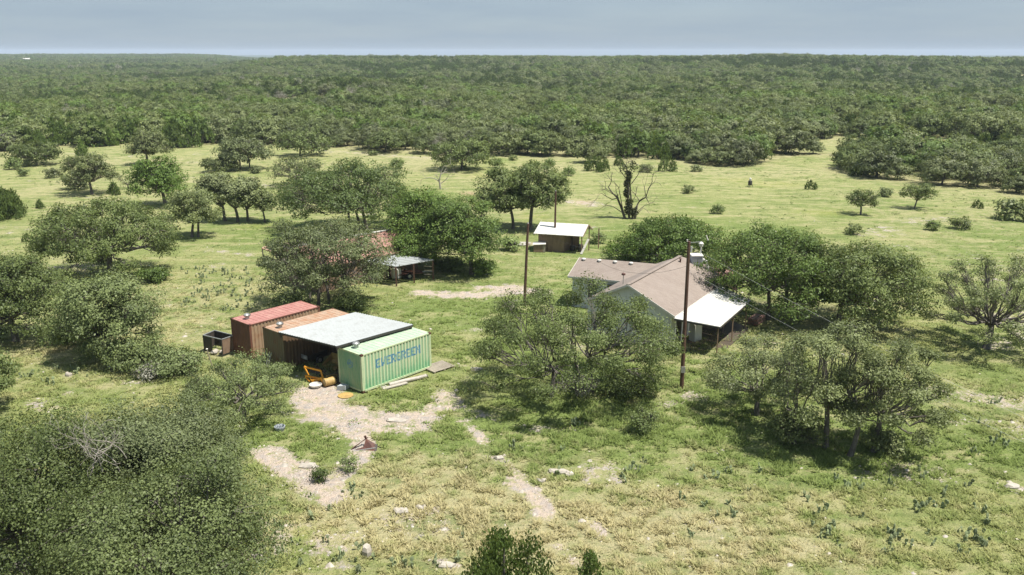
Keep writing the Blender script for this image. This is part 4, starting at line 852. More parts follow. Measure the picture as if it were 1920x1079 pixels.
# ------------------------------------------------------------------ shipping containers
CL, CW, CH = 6.06, 2.44, 2.59; CA = .849
def corr_profile(L0, pitch=.278, dep=.042):
    """breakpoints (s, depth) of a trapezoid corrugation, depth 0 = outermost"""
    n = max(1, round(L0 / pitch)); p = L0 / n; out = []
    for i in range(n):
        s = i * p; out += [(s, 0), (s + p * .30, 0), (s + p * .5, dep), (s + p * .80, dep)]
    return out + [(L0, 0)]
def depth_at(prof, s):
    for (a, da), (b, db) in zip(prof[:-1], prof[1:]):
        if a <= s <= b: return da + (db - da) * ((s - a) / (b - a + 1e-9))
    return 0
def corr_wall(o, ux, nrm, L0, z0, z1, pitch=.278, dep=.042, t=.004):
    """o = start corner, ux = along, nrm = outward (2-D tuples). corrugated sheet with real thickness"""
    prof = corr_profile(L0, pitch, dep); m = MB(); v = []
    for s, d in prof:
        for off in (0, .02):
            for z in (z0, z1): v.append((o[0] + ux[0] * s - nrm[0] * (d + off), o[1] + ux[1] * s - nrm[1] * (d + off), z))
    f = []
    for i in range(len(prof) - 1):
        a = i * 4; b = a + 4; f += [(a, b, b + 1, a + 1), (a + 2, a + 3, b + 3, b + 2), (a + 1, b + 1, b + 3, a + 3), (a, a + 2, b + 2, b)]
    return m.add(v, f), prof
def decal(o, ux, nrm, prof, s0, s1, z0, z1, fn, ds=.035, dz=.035):
    """paint film 3 mm proud of the corrugated sheet, following its folds, wherever fn(u, v) is true"""
    br = sorted(set([round(s0 + i * ds, 4) for i in range(int((s1 - s0) / ds) + 1)] + [s for s, _ in prof if s0 < s < s1])); m = MB(); nzv = int(round((z1 - z0) / dz))
    for a, b in zip(br[:-1], br[1:]):
        if b - a < .002: continue
        j = 0
        while j < nzv:
            if fn(((a + b) / 2 - s0) / (s1 - s0), (j + .5) / nzv):
                k = j
                while k < nzv and fn(((a + b) / 2 - s0) / (s1 - s0), (k + .5) / nzv): k += 1
                P_ = []
                for s, z in ((a, z0 + j * dz), (b, z0 + j * dz), (b, z0 + k * dz), (a, z0 + k * dz)):
                    d = depth_at(prof, s) - .003; P_.append((o[0] + ux[0] * s - nrm[0] * d, o[1] + ux[1] * s - nrm[1] * d, z))
                m.add(P_, [(0, 1, 2, 3)]); j = k
            else: j += 1
    return m
GLY = dict(E=["11111", "10000", "10000", "11110", "10000", "10000", "11111"], V=["10001", "10001", "10010", "10010", "01100", "01100", "01000"], R=["11110", "10001", "10001", "11110", "10100", "10010", "10001"],
           G=["01111", "10000", "10000", "10011", "10001", "10001", "01111"], N=["10001", "11001", "11001", "10101", "10011", "10011", "10001"])
def word_fn(word):
    n = len(word)
    def fn(u, v):
        i = min(n - 1, int(u * n)); q = (u * n - i) * 6.3
        if q >= 5.6: return False
        row = GLY[word[i]][6 - min(6, int(v * 7))]; return (q < 5 and row[int(q)] == '1') or (q > .6 and int(q - .6) < 5 and row[int(q - .6)] == '1')
    return fn
def logo_fn(u, v):
    x, y = u * 2 - 1, v * 2 - 1; r = math.hypot(x, y); a = math.atan2(y, x)
    return (.78 < r < 1) or (r < .72 and abs(y + .1) < .12) or (r < .66 and r < .30 + .36 * abs(math.cos(2 * a + .785)) and y > -.1)
def roof_vent(name, parent, x, y, z):
    m = MB(); m.lathe([(.15, 0), (.14, .16), (.19, .20)], (x, y, z), 12); o = m.build(name, M['vent_metal'], parent, smooth=False)
    h = MB(); 
    for j in range(14):
        a0 = 2 * math.pi * j / 14; a1 = a0 + .33
        pr = [(.19, .19), (.255, .27), (.25, .34), (.16, .41), (.0, .43)]
        v = []
        for r, zz in pr: v += [(x + r * math.cos(a0), y + r * math.sin(a0), z + zz), (x + (r * .93) * math.cos(a1), y + (r * .93) * math.sin(a1), z + zz)]
        h.add(v, [(2 * i, 2 * i + 1, 2 * i + 3, 2 * i + 2) for i in range(4)])
    h.lathe([(.14, .2), (.21, .28), (.2, .34), (.1, .40)], (x, y, z), 10)
    h.build('vent_turbine', M['vent_metal'], o); return o
def container(label, loc, rz, side, end, roof, frame, deco=False, vent=True, lean=0):
    t = thing('shipping_container', label, 'container', loc, rz, 'shipping containers')
    p = .10
    for sx, sy in ((0, 0), (1, 0), (0, 1), (1, 1)):
        x0, y0 = sx * (CL - .16), sy * (CW - .16); MB().box(x0, y0, .12, x0 + .16, y0 + .16, CH - .12).build('corner_post', M[frame], t)
        for z0 in (0, CH - .12): MB().box(x0 - .01, y0 - .01, z0, x0 + .17, y0 + .17, z0 + .12).build('corner_casting', M['rust'], t)
    for sy in (0, 1):
        y0 = sy * (CW - .07)
        MB().box(.17, y0, CH - .10, CL - .17, y0 + .07, CH - .02).build('top_rail', M[frame], t); MB().box(.17, y0, .03, CL - .17, y0 + .07, .16).build('bottom_rail', M[frame], t)
    for sx in (0, 1):
        x0 = sx * (CL - .07); MB().box(x0, .17, CH - .12, x0 + .07, CW - .17, CH - .02).build('end_header', M[frame], t); MB().box(x0, .17, .03, x0 + .07, CW - .17, .16).build('end_sill', M[frame], t)
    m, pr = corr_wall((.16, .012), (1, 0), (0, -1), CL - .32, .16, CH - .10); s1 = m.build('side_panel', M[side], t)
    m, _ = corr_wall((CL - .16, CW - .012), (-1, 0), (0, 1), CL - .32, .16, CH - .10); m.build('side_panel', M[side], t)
    m, pe = corr_wall((.012, CW - .16), (0, -1), (-1, 0), CW - .32, .16, CH - .12, .235, .030); e1 = m.build('end_panel', M[end], t)
    for sy in (0, 1):       # doors at the far end
        y0 = .165 + sy * (CW / 2 - .16); d = MB().box(CL - .05, y0, .165, CL - .01, y0 + CW / 2 - .175, CH - .125).build('door', M[side], t)
        for q in (.3, .75): MB().tube([(CL + .02, y0 + q, .2), (CL + .02, y0 + q, CH - .15)], .018, 6).build('lock_rod', M['vent_metal'], d)
    # roof: panels with shallow pressings
    n = 5; seg = (CL - .14) / n
    for i in range(n):
        x0 = .07 + i * seg; m = MB(); m.box(x0 + .004, .072, CH - .06, x0 + seg - .004, CW - .072, CH - .022)
        for k in range(3): m.box(x0 + seg * (.12 + .3 * k), .2, CH - .0215, x0 + seg * (.28 + .3 * k), CW - .2, CH - .008)
        m.build('roof_panel', M[roof], t)
    MB().box(.08, .08, .05, CL - .08, CW - .08, .14).build('floor_panel', M['grey_wood'], t)
    if vent: roof_vent('roof_vent', t, .72, CW * .56, CH - .02)
    if deco:
        decal((.16, .012), (1, 0), (0, -1), pr, 1.02, 4.95, 1.34, 1.34 + .056 * 11, word_fn('EVERGREEN'), .06, .056).build('lettering', M['blue_paint'], s1)
        decal((.012, CW - .16), (0, -1), (-1, 0), pe, .78, 1.34, 1.42, 1.98, logo_fn, .03, .028).build('emblem', M['blue_paint'], e1)
    return t
gz = .02
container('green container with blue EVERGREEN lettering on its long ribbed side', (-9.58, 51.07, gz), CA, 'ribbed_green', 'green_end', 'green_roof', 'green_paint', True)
container('maroon container with a pinkish red roof, farthest from the green one', (-18.54, 57.29, gz), CA, 'tan_side', 'maroon_paint', 'red_roof', 'maroon_paint')
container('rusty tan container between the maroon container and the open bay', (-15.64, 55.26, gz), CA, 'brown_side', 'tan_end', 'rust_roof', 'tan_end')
FOOT += [(-11.5, 52.4, .1)]

# carport roof between two containers
def carport():
    o0 = G(631, 649.5, 2.90); o1 = G(775, 609, 2.90); o2 = G(521, 623, 2.96); ang = math.atan2(o1[1] - o0[1], o1[0] - o0[0])
    t = thing('carport', 'pale grey metal roof spanning the bay between the tan and green containers', 'carport', (o0[0], o0[1], 0), ang)
    Lx = math.hypot(o1[0] - o0[0], o1[1] - o0[1]); Wy = -(o2[0] - o0[0]) * math.sin(ang) + (o2[1] - o0[1]) * math.cos(ang); sk = ((o2[0] - o0[0]) * math.cos(ang) + (o2[1] - o0[1]) * math.sin(ang)) / Wy
    n = 6; w = Wy / n
    for i in range(n):
        y0 = i * w; m = MB(); pr = []; k = 4
        for q in range(k + 1):
            yy = q * w / k
            pr += [(yy, 0)] if q == k else [(yy, 0), (yy + w / k * .55, 0), (yy + w / k * .68, .028), (yy + w / k * .87, .028)]
        v = []
        for yy, h in pr:
            Y_ = y0 + yy * .996; z = 2.90 + .012 * Y_ + h + (i % 2) * .004
            for dz_ in (0, -.012):
                for xx in (0, Lx): v.append((xx + sk * Y_ , Y_, z + dz_))
        f = []
        for q in range(len(pr) - 1):
            a = q * 4; b = a + 4; f += [(a, a + 1, b + 1, b), (a + 2, b + 2, b + 3, a + 3), (a, b, b + 2, a + 2), (a + 1, a + 3, b + 3, b + 1)]
        m.add(v, f).build('roof_sheet', M['galvanised'], t)
    for xx in (.06, Lx * .33, Lx * .66, Lx - .1):
        MB().bar((xx, .02, 2.82), (xx + sk * Wy, Wy - .05, 2.88), .06, .12).build('rafter', M['dark_metal'], t)
    for yy in (.03, Wy - .03): MB().bar((.02 + sk * yy, yy, 2.81 + .012 * yy), (Lx - .02 + sk * yy, yy, 2.81 + .012 * yy), .05, .16).build('fascia', M['dark_metal'], t)
    for xx in (.1, Lx - .12):
        for yy in (.08, Wy - .12): MB().box(xx + sk * yy - .04, yy - .04, 2.57, xx + sk * yy + .04, yy + .04, 2.80).build('riser', M['dark_metal'], t)
    MB().box(.3, .05, -.05, Lx - .1, Wy - .2, .035).build('shade_sheet', M['floor_shade'], t)  # added dark sheet over the ground, painting the bay's shade
    MB().wall((Lx - .05, .1), (Lx - .05 + sk * Wy, Wy - .2), 0, 2.7, 2.7, .03).build('back_sheet', M['maroon_paint'], t)
carport()

# ------------------------------------------------------------------ things in and by the carport
def wheel(parent, c, r, w, ax=(0, 1, 0), rim='vent_metal'):
    c = Vector(c); a = Vector(ax) * w / 2; o = MB().tube([c - a, c - a * .6, c + a * .6, c + a], [r * .9, r, r, r * .9], 14).build('wheel', M['tyre'], parent)
    MB().tube([c - a * 1.05, c + a * 1.05], r * .5, 10).build('rim', M[rim], o); return o
x, y = G(590, 722); t = thing('farm_implement', 'yellow tractor implement with an upright hoop and a round drum in front of the bay', 'farm implement', (x, y, 0), .1)
def ly(px, py, dy=0): p = AY(px, py, y + dy); return (p[0] - x, dy, max(p[2], .03))
A_, B_ = ly(573, 687, .8), ly(603, 696, .5); C_, D_ = ly(581, 703, .6), ly(606, 712, .2)
MB().bar(A_, B_, .10).build('hoop_bar', M['yellow_paint'], t)
MB().bar(A_, C_, .09).build('hoop_post', M['yellow_paint'], t); MB().bar(B_, D_, .09).build('hoop_post', M['yellow_paint'], t)
MB().bar(ly(575, 704, .8), D_, .11).build('cross_bar', M['yellow_paint'], t)
MB().bar(ly(576, 706, .9), ly(583, 716, .5), .09).build('brace', M['yellow_paint'], t)
MB().bar(ly(604, 710, .3), ly(611, 727, -.3), .20, .26).build('beam', M['yellow_paint'], t)
m = MB(); c0 = Vector(ly(594, 712, .5)); 
for k in range(7):
    a0, a1 = math.pi + k * math.pi / 7, math.pi + (k + 1) * math.pi / 7
    m.add([c0 + Vector((.34 * math.cos(q), yy, .26 * math.sin(q) + .12)) for q in (a0, a1) for yy in (-.22, .22)], [(0, 1, 3, 2)])
m.add([c0 + Vector((.34 * math.cos(math.pi + k * math.pi / 7), -.22, .26 * math.sin(math.pi + k * math.pi / 7) + .12)) for k in range(8)], [tuple(range(8))]); m.build('curved_plate', M['yellow_paint'], t)
p0, p1 = Vector(ly(607, 731, -.35)), Vector(ly(628, 727, .05)); p0.z = p1.z = .27
MB().tube([p0, p0.lerp(p1, .03), p0.lerp(p1, .97), p1], [.24, .27, .27, .24], 18).build('drum', M['dull_yellow'], t)
MB().tube([p1, p1 + (p1 - p0).normalized() * .04], .13, 12).build('drum_hub', M['rust'], t)
MB().bar(ly(612, 712, .3), ly(634, 712, 1.1), .1, .5).build('side_plate', M['dull_yellow'], t)
x2, y2 = G(572, 697); tr = thing('utility_trailer', 'grey utility trailer parked inside the open bay', 'trailer', (x2, y2 + .9, 0), CA)
MB().box(0, 0, .45, 1.7, 1.2, .50).build('bed', M['dark_metal'], tr)
for a in ((0, 0, 1.7, .03), (0, 1.17, 1.7, 1.2)): MB().box(a[0], a[1], .50, a[2], a[3], .80).build('side_board', M['dark_metal'], tr)
MB().box(-.03, 0, .50, 0, 1.2, .80).build('tailgate', M['vent_metal'], tr)
MB().box(-.045, .1, .55, -.032, .4, .70).build('number_board', M['white_metal'], tr)
for yy in (-.12, 1.32): wheel(tr, (.9, yy, .3), .3, .16)
x3, y3 = G(618, 705); bk = thing('tractor_bucket', 'dull brown-yellow metal bucket in the shade beside the green container', 'bucket', (x3 + .2, y3 + .9, 0), CA)
pr = [(0, .0), (.7, .0), (.95, .3), (.95, .75), (.88, .75), (.88, .33), (.66, .07), (0, .05)]
m = MB(); m.add([(a, yy, b) for yy in (0, 1.5) for a, b in pr], [(i, (i + 1) % 8, 8 + (i + 1) % 8, 8 + i) for i in range(8)] + [tuple(range(8))[::-1], tuple(range(8, 16))]); m.build('shell', M['dull_yellow'], bk)
for yy in (0, 1.46): MB().add([(0, yy, 0), (.9, yy, .3), (.9, yy, .74), (0, yy, .1), (0, yy + .04, 0), (.9, yy + .04, .3), (.9, yy + .04, .74), (0, yy + .04, .1)], [(0, 1, 2, 3), (7, 6, 5, 4), (0, 4, 5, 1), (1, 5, 6, 2), (2, 6, 7, 3), (3, 7, 4, 0)]).build('side_plate', M['dull_yellow'], bk)
def small(name, label, cat, px, py, build, mat, rz=0, grp=None, bevel=0):
    x, y = G(px, py); m = MB(); build(m); o = m.build(name, M[mat], bevel=bevel); o.location = (x, y, hz(x, y)); o.rotation_euler = (0, 0, rz); return tag(o, label, cat, grp)
small('wash_basin', 'pale grey basin on the ground left of the yellow drum', 'basin', 592, 725, lambda m: m.lathe([(.26, 0), (.38, .1), (.42, .22), (.39, .22), (.34, .1), (.2, .05)], (0, 0, 0), 16), 'white_trim')
small('scrap_box', 'crumpled pale grey box at the shaded foot of the green container', 'box', 643, 729, lambda m: m.slab([(-.35, -.2, .3), (.2, -.3, .36), (.4, .15, .24), (-.1, .3, .3)], .3), 'blue_plastic')
small('metal_disc', 'flat yellowish disc lying on the pale rocks by the drum', 'disc', 648, 741, lambda m: m.lathe([(.48, 0), (.5, .05), (.42, .07), (.1, .09)], (0, 0, 0), 18), 'dull_yellow')
small('wash_tub', 'small pale tub in the shade under the open-crowned oak', 'tub', 525, 808, lambda m: m.lathe([(.22, 0), (.3, .2), (.32, .3), (.28, .3), (.2, .06)], (0, 0, 0), 14), 'blue_plastic')
# leaning racks against the tan container
x, y = G(512, 684); t = thing('folding_rack', 'pale metal rack leaning against the tan container end', 'rack', (x, y - .1, 0), CA)
for k, (a, b) in enumerate((((-.35, .9, 0), (-.05, .9, 1.0)), ((-.35, .55, 0), (-.05, .6, 1.0)), ((-.45, .15, 0), (-.06, .2, .95)), ((-.45, -.1, 0), (-.06, -.05, .95)))): MB().bar(a, b, .045).build('rail', M['vent_metal'], t)
for zz in (.35, .7): MB().bar((-.35 + zz * .3, .92, zz), (-.38 + zz * .32, -.1, zz), .035).build('rung', M['vent_metal'], t)
# boards and trough
x, y = G(826, 690); t = thing('pallet', 'weathered grey plank pallet at the far end of the green container', 'pallet', (x - .2, y, 0), CA - .1)
for k in range(7): MB().box(-.9, -.75 + k * .21, .10, .95, -.57 + k * .21, .13).build('plank', M['grey_wood'], t)
for xx in (-.85, 0, .8): MB().box(xx, -.75, 0, xx + .1, .7, .10).build('bearer', M['grey_wood'], t)
x, y = G(768, 716); t = thing('pipe', 'long whitish pipe lying in the grass beside the green container', 'pipe', (x, y, .12), CA - .25)
MB().tube([(-1.5, 0, 0), (-.5, .03, .02), (.6, 0, 0), (1.25, 0, .02)], .13, 12).build('pipe_body', M['pale_board'], t)
MB().tube([(1.25, 0, .02), (1.32, 0, .02)], .10, 12).build('pipe_mouth', M['dark_metal'], t)
MB().bar((-2.1, -.25, -.06), (-.3, -.2, -.05), .3, .06).build('board', M['pale_board'], t)
for k, (px, py) in enumerate(((745, 722), (720, 728), (797, 708))):
    small('foundation_block', ['pale concrete block below the letters of the green container', 'pale concrete block near the front corner of the green container', 'pale concrete block near the far corner of the green container'][k], 'block', px, py, lambda m: m.box(-.2, -.1, -.02, .2, .1, .14), 'concrete', CA, 'concrete blocks under the green container')
# rusty scoop in the grass
x, y = G(680, 846); t = thing('metal_scoop', 'dark rusted steel scoop lying in the grass below the rocky patch', 'metal scoop', (x, y, 0), 0)
q = lambda px, py, dy: (AY(px, py, y + dy)[0] - x, dy, max(AY(px, py, y + dy)[2], 0.0))
a, b, c, d, e = q(652, 848, -.2), q(686, 822, .5), q(706, 834, .2), q(704, 847, -.25), q(682, 838, .1)
MB().slab([a, b, (b[0] + .1, b[1] + .15, b[2]), (a[0] + .1, a[1] + .35, .05)], .05).build('wing', M['rust'], t)
MB().slab([b, c, d, e], .05).build('back_plate', M['rust'], t); MB().slab([a, e, d, (a[0], a[1] - .05, .02)], .06).build('blade', M['rust'], t)
MB().bar(a, (c[0], c[1] - .25, c[2] * .75), .05).build('brace', M['vent_metal'], t); MB().bar(b, (b[0] - .05, b[1], b[2] + .14), .10).build('lug', M['rust'], t); MB().bar(c, d, .12, .08).build('end_plate', M['dark_metal'], t)
# metal pen
pc = [G(384, 659.5), G(418, 668), G(441, 660), G(405, 650)]; t = thing('metal_pen', 'small open-topped dark metal pen holding pale rocks, left of the maroon container', 'pen', (pc[0][0], pc[0][1], 0)); pl = [(a - pc[0][0], b - pc[0][1]) for a, b in pc]
for i in range(4):
    a, b = pl[i], pl[(i + 1) % 4]; MB().bar((a[0], a[1], 0), (a[0], a[1], 1.28), .07).build('post', M['dark_metal'], t)
    MB().bar((a[0], a[1], 1.26), (b[0], b[1], 1.26), .06).build('top_rail', M['vent_metal'], t)
    if i: MB().wall((a[0], a[1]), (b[0], b[1]), .12, 1.22, 1.22, .02).build('side_sheet', M['dark_metal' if i != 1 else 'tan_wood'], t)
    else: MB().wall(a, (a[0] * .55 + b[0] * .45, a[1] * .55 + b[1] * .45), .05, 1.22, 1.22, .02).build('gate_sheet', M['dark_metal'], t)
rr_ = random.Random(4)
for k in range(7):
    x = pl[0][0] * .4 + pl[2][0] * .5 + rr_.uniform(-.5, .4); y = pl[0][1] * .4 + pl[2][1] * .35 + rr_.uniform(-.4, .3); s = rr_.uniform(.18, .32)
    o = MB().lathe([(s * .9, 0), (s, s * .3), (s * .7, s * .8), (s * .1, s)], (0, 0, 0), 7).build('limestone_rock', M['limestone']); o.location = (pc[0][0] + x, pc[0][1] + y, .0); o.rotation_euler = (0, 0, k); tag(o, 'pale rock in the pile inside the dark metal pen', 'rock', 'pale rocks piled inside the metal pen')
x, y = G(398, 686); t = thing('leaning_post', 'thin leaning fence post with a pale cap in front of the metal pen', 'post', (x, y, 0)); p = AY(388, 656, y); MB().bar((0, 0, -.1), (p[0] - x, .0, p[2]), .06).build('shaft', M['grey_wood'], t); MB().lathe([(.06, 0), (.08, .05), (.03, .1)], (p[0] - x, 0, p[2]), 8).build('cap', M['white_trim'], t)
for k, (a, b) in enumerate((((352, 702), (368, 672)), ((362, 704), (346, 678)))):
    x, y = G(*a); p = AY(b[0], b[1], y); o = MB().bar((0, 0, -.1), (p[0] - x, 0, p[2]), .07).build('dead_pole', M['grey_wood']); o.location = (x, y, 0); tag(o, ['dead grey pole leaning right out of the thicket by the pen', 'dead grey pole leaning left out of the thicket by the pen'][k], 'pole')

# ------------------------------------------------------------------ the white house
def house():
    u = Vector((.5225, .8526, 0)); v = Vector((-.8526, .5225, 0)); A = Vector((11.77, 58.96, 0))
    t = thing('white_house', 'low white ranch house with brown shingled roofs among the oaks', 'house', A, 0)
    def P_(a, b, z): q = u * a + v * b; return (q.x, q.y, z)
    def Wd(p): return (p[0] - A.x, p[1] - A.y, p[2])
    E_, Z_ = 2.7, 4.55
    # main gable roof
    r = MB().slab([P_(0, 0, E_), P_(10.5, 0, E_), P_(12.9, 1.45, E_ + .70), P_(10.8, 3.75, Z_), P_(0, 3.75, Z_)], .14).build('roof', M['shingles'], t)
    MB().slab([P_(0, 3.754, Z_), P_(10.8, 3.754, Z_), P_(13.4, 7.5, E_), P_(0, 7.5, E_)], .14).build('roof', M['shingles'], t)
    MB().slab([P_(10.81, 3.75, Z_ - .01), P_(12.91, 1.45, E_ + .69), P_(13.8, 2.2, E_), P_(13.41, 7.5, E_)], .12).build('roof', M['shingles'], t)
    MB().bar(P_(0, 3.75, Z_ + .03), P_(10.8, 3.75, Z_ + .03), .28, .05).build('ridge_cap', M['shingles'], r)
    MB().bar(P_(-.03, 0, E_ - .05), P_(-.03, 3.75, Z_ - .05), .03, .16).build('barge_board', M['white_trim'], r)
    MB().bar(P_(-.03, 3.75, Z_ - .05), P_(-.03, 7.5, E_ - .05), .03, .16).build('barge_board', M['white_trim'], r)
    MB().bar(P_(0, -.02, E_ - .07), P_(10.5, -.02, E_ - .07), .03, .15).build('fascia', M['white_trim'], r)
    # walls
    MB().wall(P_(.4, .4, 0)[:2], P_(12.6, .4, 0)[:2], -.2, E_ + .02, E_ + .02).build('wall', M['white_wall'], t)
    MB().wall(P_(.4, 3.75, 0)[:2], P_(.4, .34, 0)[:2], -.2, Z_ - .16, E_ + .01).build('wall', M['white_wall'], t)
    MB().wall(P_(.4, 7.16, 0)[:2], P_(.4, 3.75, 0)[:2], -.2, E_ + .01, Z_ - .16).build('wall', M['white_wall'], t)
    MB().wall(P_(.4, 7.1, 0)[:2], P_(12.8, 7.1, 0)[:2], -.2, E_ + .0, E_ + .0).build('wall', M['white_wall'], t)
    MB().wall(P_(12.6, .4, 0)[:2], P_(12.8, 7.1, 0)[:2], -.2, E_ - .1, E_ - .1).build('wall', M['white_wall'], t)
    MB().bar(P_(.33, .35, .15), P_(.33, 7.1, .15), .04, .5).build('skirt_board', M['white_trim'], t)
    for k in range(9):
        b = .5 + k * .78
        if b < 7: MB().bar(P_(.32, b, 0), P_(.32, b, 2.55), .05, .02).build('batten', M['white_trim'], t)
    def window(a0, b0, a1, b1, z0, z1, nrm):
        p, q = Vector(P_(a0, b0, 0)), Vector(P_(a1, b1, 0)); n = Vector((nrm[0], nrm[1], 0)).normalized()
        fr = MB()
        for z in (z0, z1): fr.bar(p + n * .04 + Vector((0, 0, z)), q + n * .04 + Vector((0, 0, z)), .07)
        for w_ in (p, q, (p + q) / 2): fr.bar(w_ + n * .04 + Vector((0, 0, z0)), w_ + n * .04 + Vector((0, 0, z1)), .07)
        f = fr.build('window', M['white_trim'], t); MB().wall((p + n * .02)[:2], (q + n * .02)[:2], z0 + .02, z1 - .02, z1 - .02, .03).build('pane', M['glass'], f)
    window(.34, 2.0, .34, 3.3, 1.0, 2.0, (-u.x, -u.y)); window(.34, 5.0, .34, 6.2, 1.0, 2.0, (-u.x, -u.y)); window(4.5, .34, 5.6, .34, 1.0, 2.0, (-v.x, -v.y))
    MB().wall(P_(1.4, .31, 0)[:2], P_(2.3, .31, 0)[:2], .08, 2.1, 2.1, .06).build('door', M['dark_metal'], t)
    MB().wall(P_(7.2, .31, 0)[:2], P_(8.1, .31, 0)[:2], .08, 2.1, 2.1, .06).build('door', M['barn_red'], t)
    # left wing
    wl, wr = Vector(G3(1065, 518, 2.7)), Vector(G3(1160, 527, 2.7)); rl = Vector(G3(1087, 483, 3.75)); rr2 = Vector(G3(1240, 496, 3.75))
    ed = (wr - wl).normalized(); wr = wl + ed * 8.2; rr2 = rl + (rr2 - rl).normalized() * 8.5; bl = rl + (rl - wl) * 1.0; bl.z = 2.7; br = rr2 + (rl - wl); br.z = 2.7
    L_ = lambda p: tuple(Vector(p) - A)
    rf = MB().slab([L_(wl), L_(wr), L_(rr2), L_(rl)], .13).build('wing_roof', M['shingles'], t); MB().slab([L_(rl + Vector((0, .004, 0))), L_(rr2 + Vector((0, .004, 0))), L_(br), L_(bl)], .13).build('wing_roof', M['shingles'], t)
    MB().bar(L_(wl + Vector((0, -.02, -.07))), L_(wr + Vector((0, -.02, -.07))), .03, .15).build('fascia', M['white_trim'], rf)
    MB().bar(L_(wl + Vector((-.02, 0, -.05))), L_(rl + Vector((-.02, 0, -.05))), .03, .15).build('barge_board', M['white_trim'], rf)
    n_ = Vector((-ed.y, ed.x, 0)); wa = wl + ed * .35 + n_ * .4; wb = wl + ed * 6.5 + n_ * .4; wc = wa + n_ * 5.2
    MB().wall(L_(wa)[:2], L_(wb)[:2], -.2, 2.66, 2.66).build('wing_wall', M['white_wall'], t)
    MB().wall(L_(wc)[:2], L_(wa)[:2], -.2, 2.66, 2.66).build('wing_wall', M['white_wall'], t)
    f = MB()
    wp = wa + ed * 1.35 - n_ * .09
    for zz in (.75, 2.35): f.bar(L_(Vector((wp.x, wp.y, zz))), L_(Vector((wp.x, wp.y, zz)) + ed * .8), .05)
    for s in (0, .4, .8): f.bar(L_(Vector((wp.x, wp.y, .75)) + ed * s), L_(Vector((wp.x, wp.y, 2.35)) + ed * s), .05)
    fo = f.build('window', M['white_trim'], t); q0 = wp + n_ * .01; MB().wall(L_(q0)[:2], L_(q0 + ed * .8)[:2], .77, 2.33, 2.33, .02).build('pane', M['glass'], fo)
    for zz in (.9, 1.4, 1.9):
        MB().bar(L_(Vector((wa.x, wa.y, zz)) - n_ * .075), L_(Vector((wa.x, wa.y, zz)) - n_ * .075 + ed * 1.2), .012, .02).build('siding_joint', M['white_trim'], t)
    MB().box(wa.x + ed.x * 3.0 - A.x, wa.y + ed.y * 3.0 - A.y - .45, 1.5, wa.x + ed.x * 3.0 - A.x + .7, wa.y + ed.y * 3.0 - A.y - .1, 2.2).build('wall_box', M['rust'], t)
    # ridge vents on the wing, stack on the main roof
    for k, (px, py) in enumerate(((1109, 488), (1141, 491), (1173, 494), (1206, 496))):
        s = (k + .75) / 5.0; c = rl.lerp(rr2, .04 + k * .165) + Vector((.0, -.35, -.04)); c.z = 3.62
        MB().lathe([(.10, -.08), (.10, .06), (.19, .08), (.17, .16), (.05, .19)], L_(c), 10).build('roof_vent', M['white_metal'], t)
    m0 = Vector(AY(1168, 543, (u * 1.9 + v * 5.9 + A).y)); 
    MB().tube([L_((m0.x, m0.y, 2.6)), L_((m0.x, m0.y, 4.6))], .035, 6).build('flue_pipe', M['vent_metal'], t)
    MB().lathe([(.05, 0), (.16, .05), (.15, .15), (.02, .22)], L_((m0.x, m0.y, 4.55)), 8).build('flue_cap', M['rust'], t)
    for a_, b_, in ((9.6, 3.3), (10.2, 2.8)): MB().lathe([(.07, -.1), (.07, .28), (.13, .3), (.03, .38)], P_(a_, b_, E_ + b_ * .49), 8).build('vent_pipe', M['rust'], t)
    # evaporative cooler on the roof
    cb = P_(11.35, 2.55, 0); k = MB(); k.box(cb[0] - .45, cb[1] - .45, 3.7, cb[0] + .45, cb[1] + .45, 4.65); cl = k.build('roof_cooler', M['blue_plastic'], t, bevel=.03); MB().box(cb[0] - .5, cb[1] - .5, 4.65, cb[0] + .5, cb[1] + .5, 4.74).build('cooler_lid', M['white_metal'], cl)
    for k in range(5): MB().box(cb[0] - .38, cb[1] - .47, 3.85 + k * .15, cb[0] + .38, cb[1] - .452, 3.91 + k * .15).build('louvre', M['vent_metal'], cl)
    MB().tube([(cb[0] + .35, cb[1] + .1, 4.7), (cb[0] + .40, cb[1] + .1, 5.6)], .05, 8).build('cooler_pipe', M['white_metal'], cl)
    MB().tube([(cb[0] + .45, cb[1] - .2, 4.4), (cb[0] + .8, cb[1] - .3, 4.2), (cb[0] + .95, cb[1] - .35, 3.6)], .12, 8).build('duct', M['white_metal'], cl)
    # porch awning: white metal sheets, posts, slab
    a0, a1, a2, a3 = [Vector(G3(px, py, z)) for px, py, z in ((1264, 597, 2.62), (1350, 613, 2.38), (1408, 563, 2.38), (1347, 534, 2.66))]
    n = 7
    aw = None
    for k in range(n):
        s0, s1 = k / n, (k + 1) / n - .004; o = MB().slab([L_(a0.lerp(a3, s0)), L_(a1.lerp(a2, s0)), L_(a1.lerp(a2, s1)), L_(a0.lerp(a3, s1))], .05).build('awning_sheet', M['white_metal'], t)
    MB().bar(L_(a1 - Vector((0, 0, .1))), L_(a2 - Vector((0, 0, .1))), .06, .12).build('awning_beam', M['dark_metal'], t); MB().bar(L_(a0 - Vector((0, 0, .10))), L_(a1 - Vector((0, 0, .10))), .05, .1).build('awning_beam', M['dark_metal'], t)
    for s in (.04, .5, .96):
        p = a1.lerp(a2, s) - (a1 - a0) * .06; MB().bar(L_((p.x, p.y, 0)), L_((p.x, p.y, 2.3)), .08).build('awning_post', M['tan_wood'], t)
    MB().slab([L_((a0.x + .1, a0.y - .1, .08)), L_((a1.x, a1.y, .08)), L_((a2.x, a2.y, .08)), L_((a3.x, a3.y, .08))], .2).build('porch_slab', M['floor_shade'], t)  # slab coloured dark to paint in the porch's deep shade
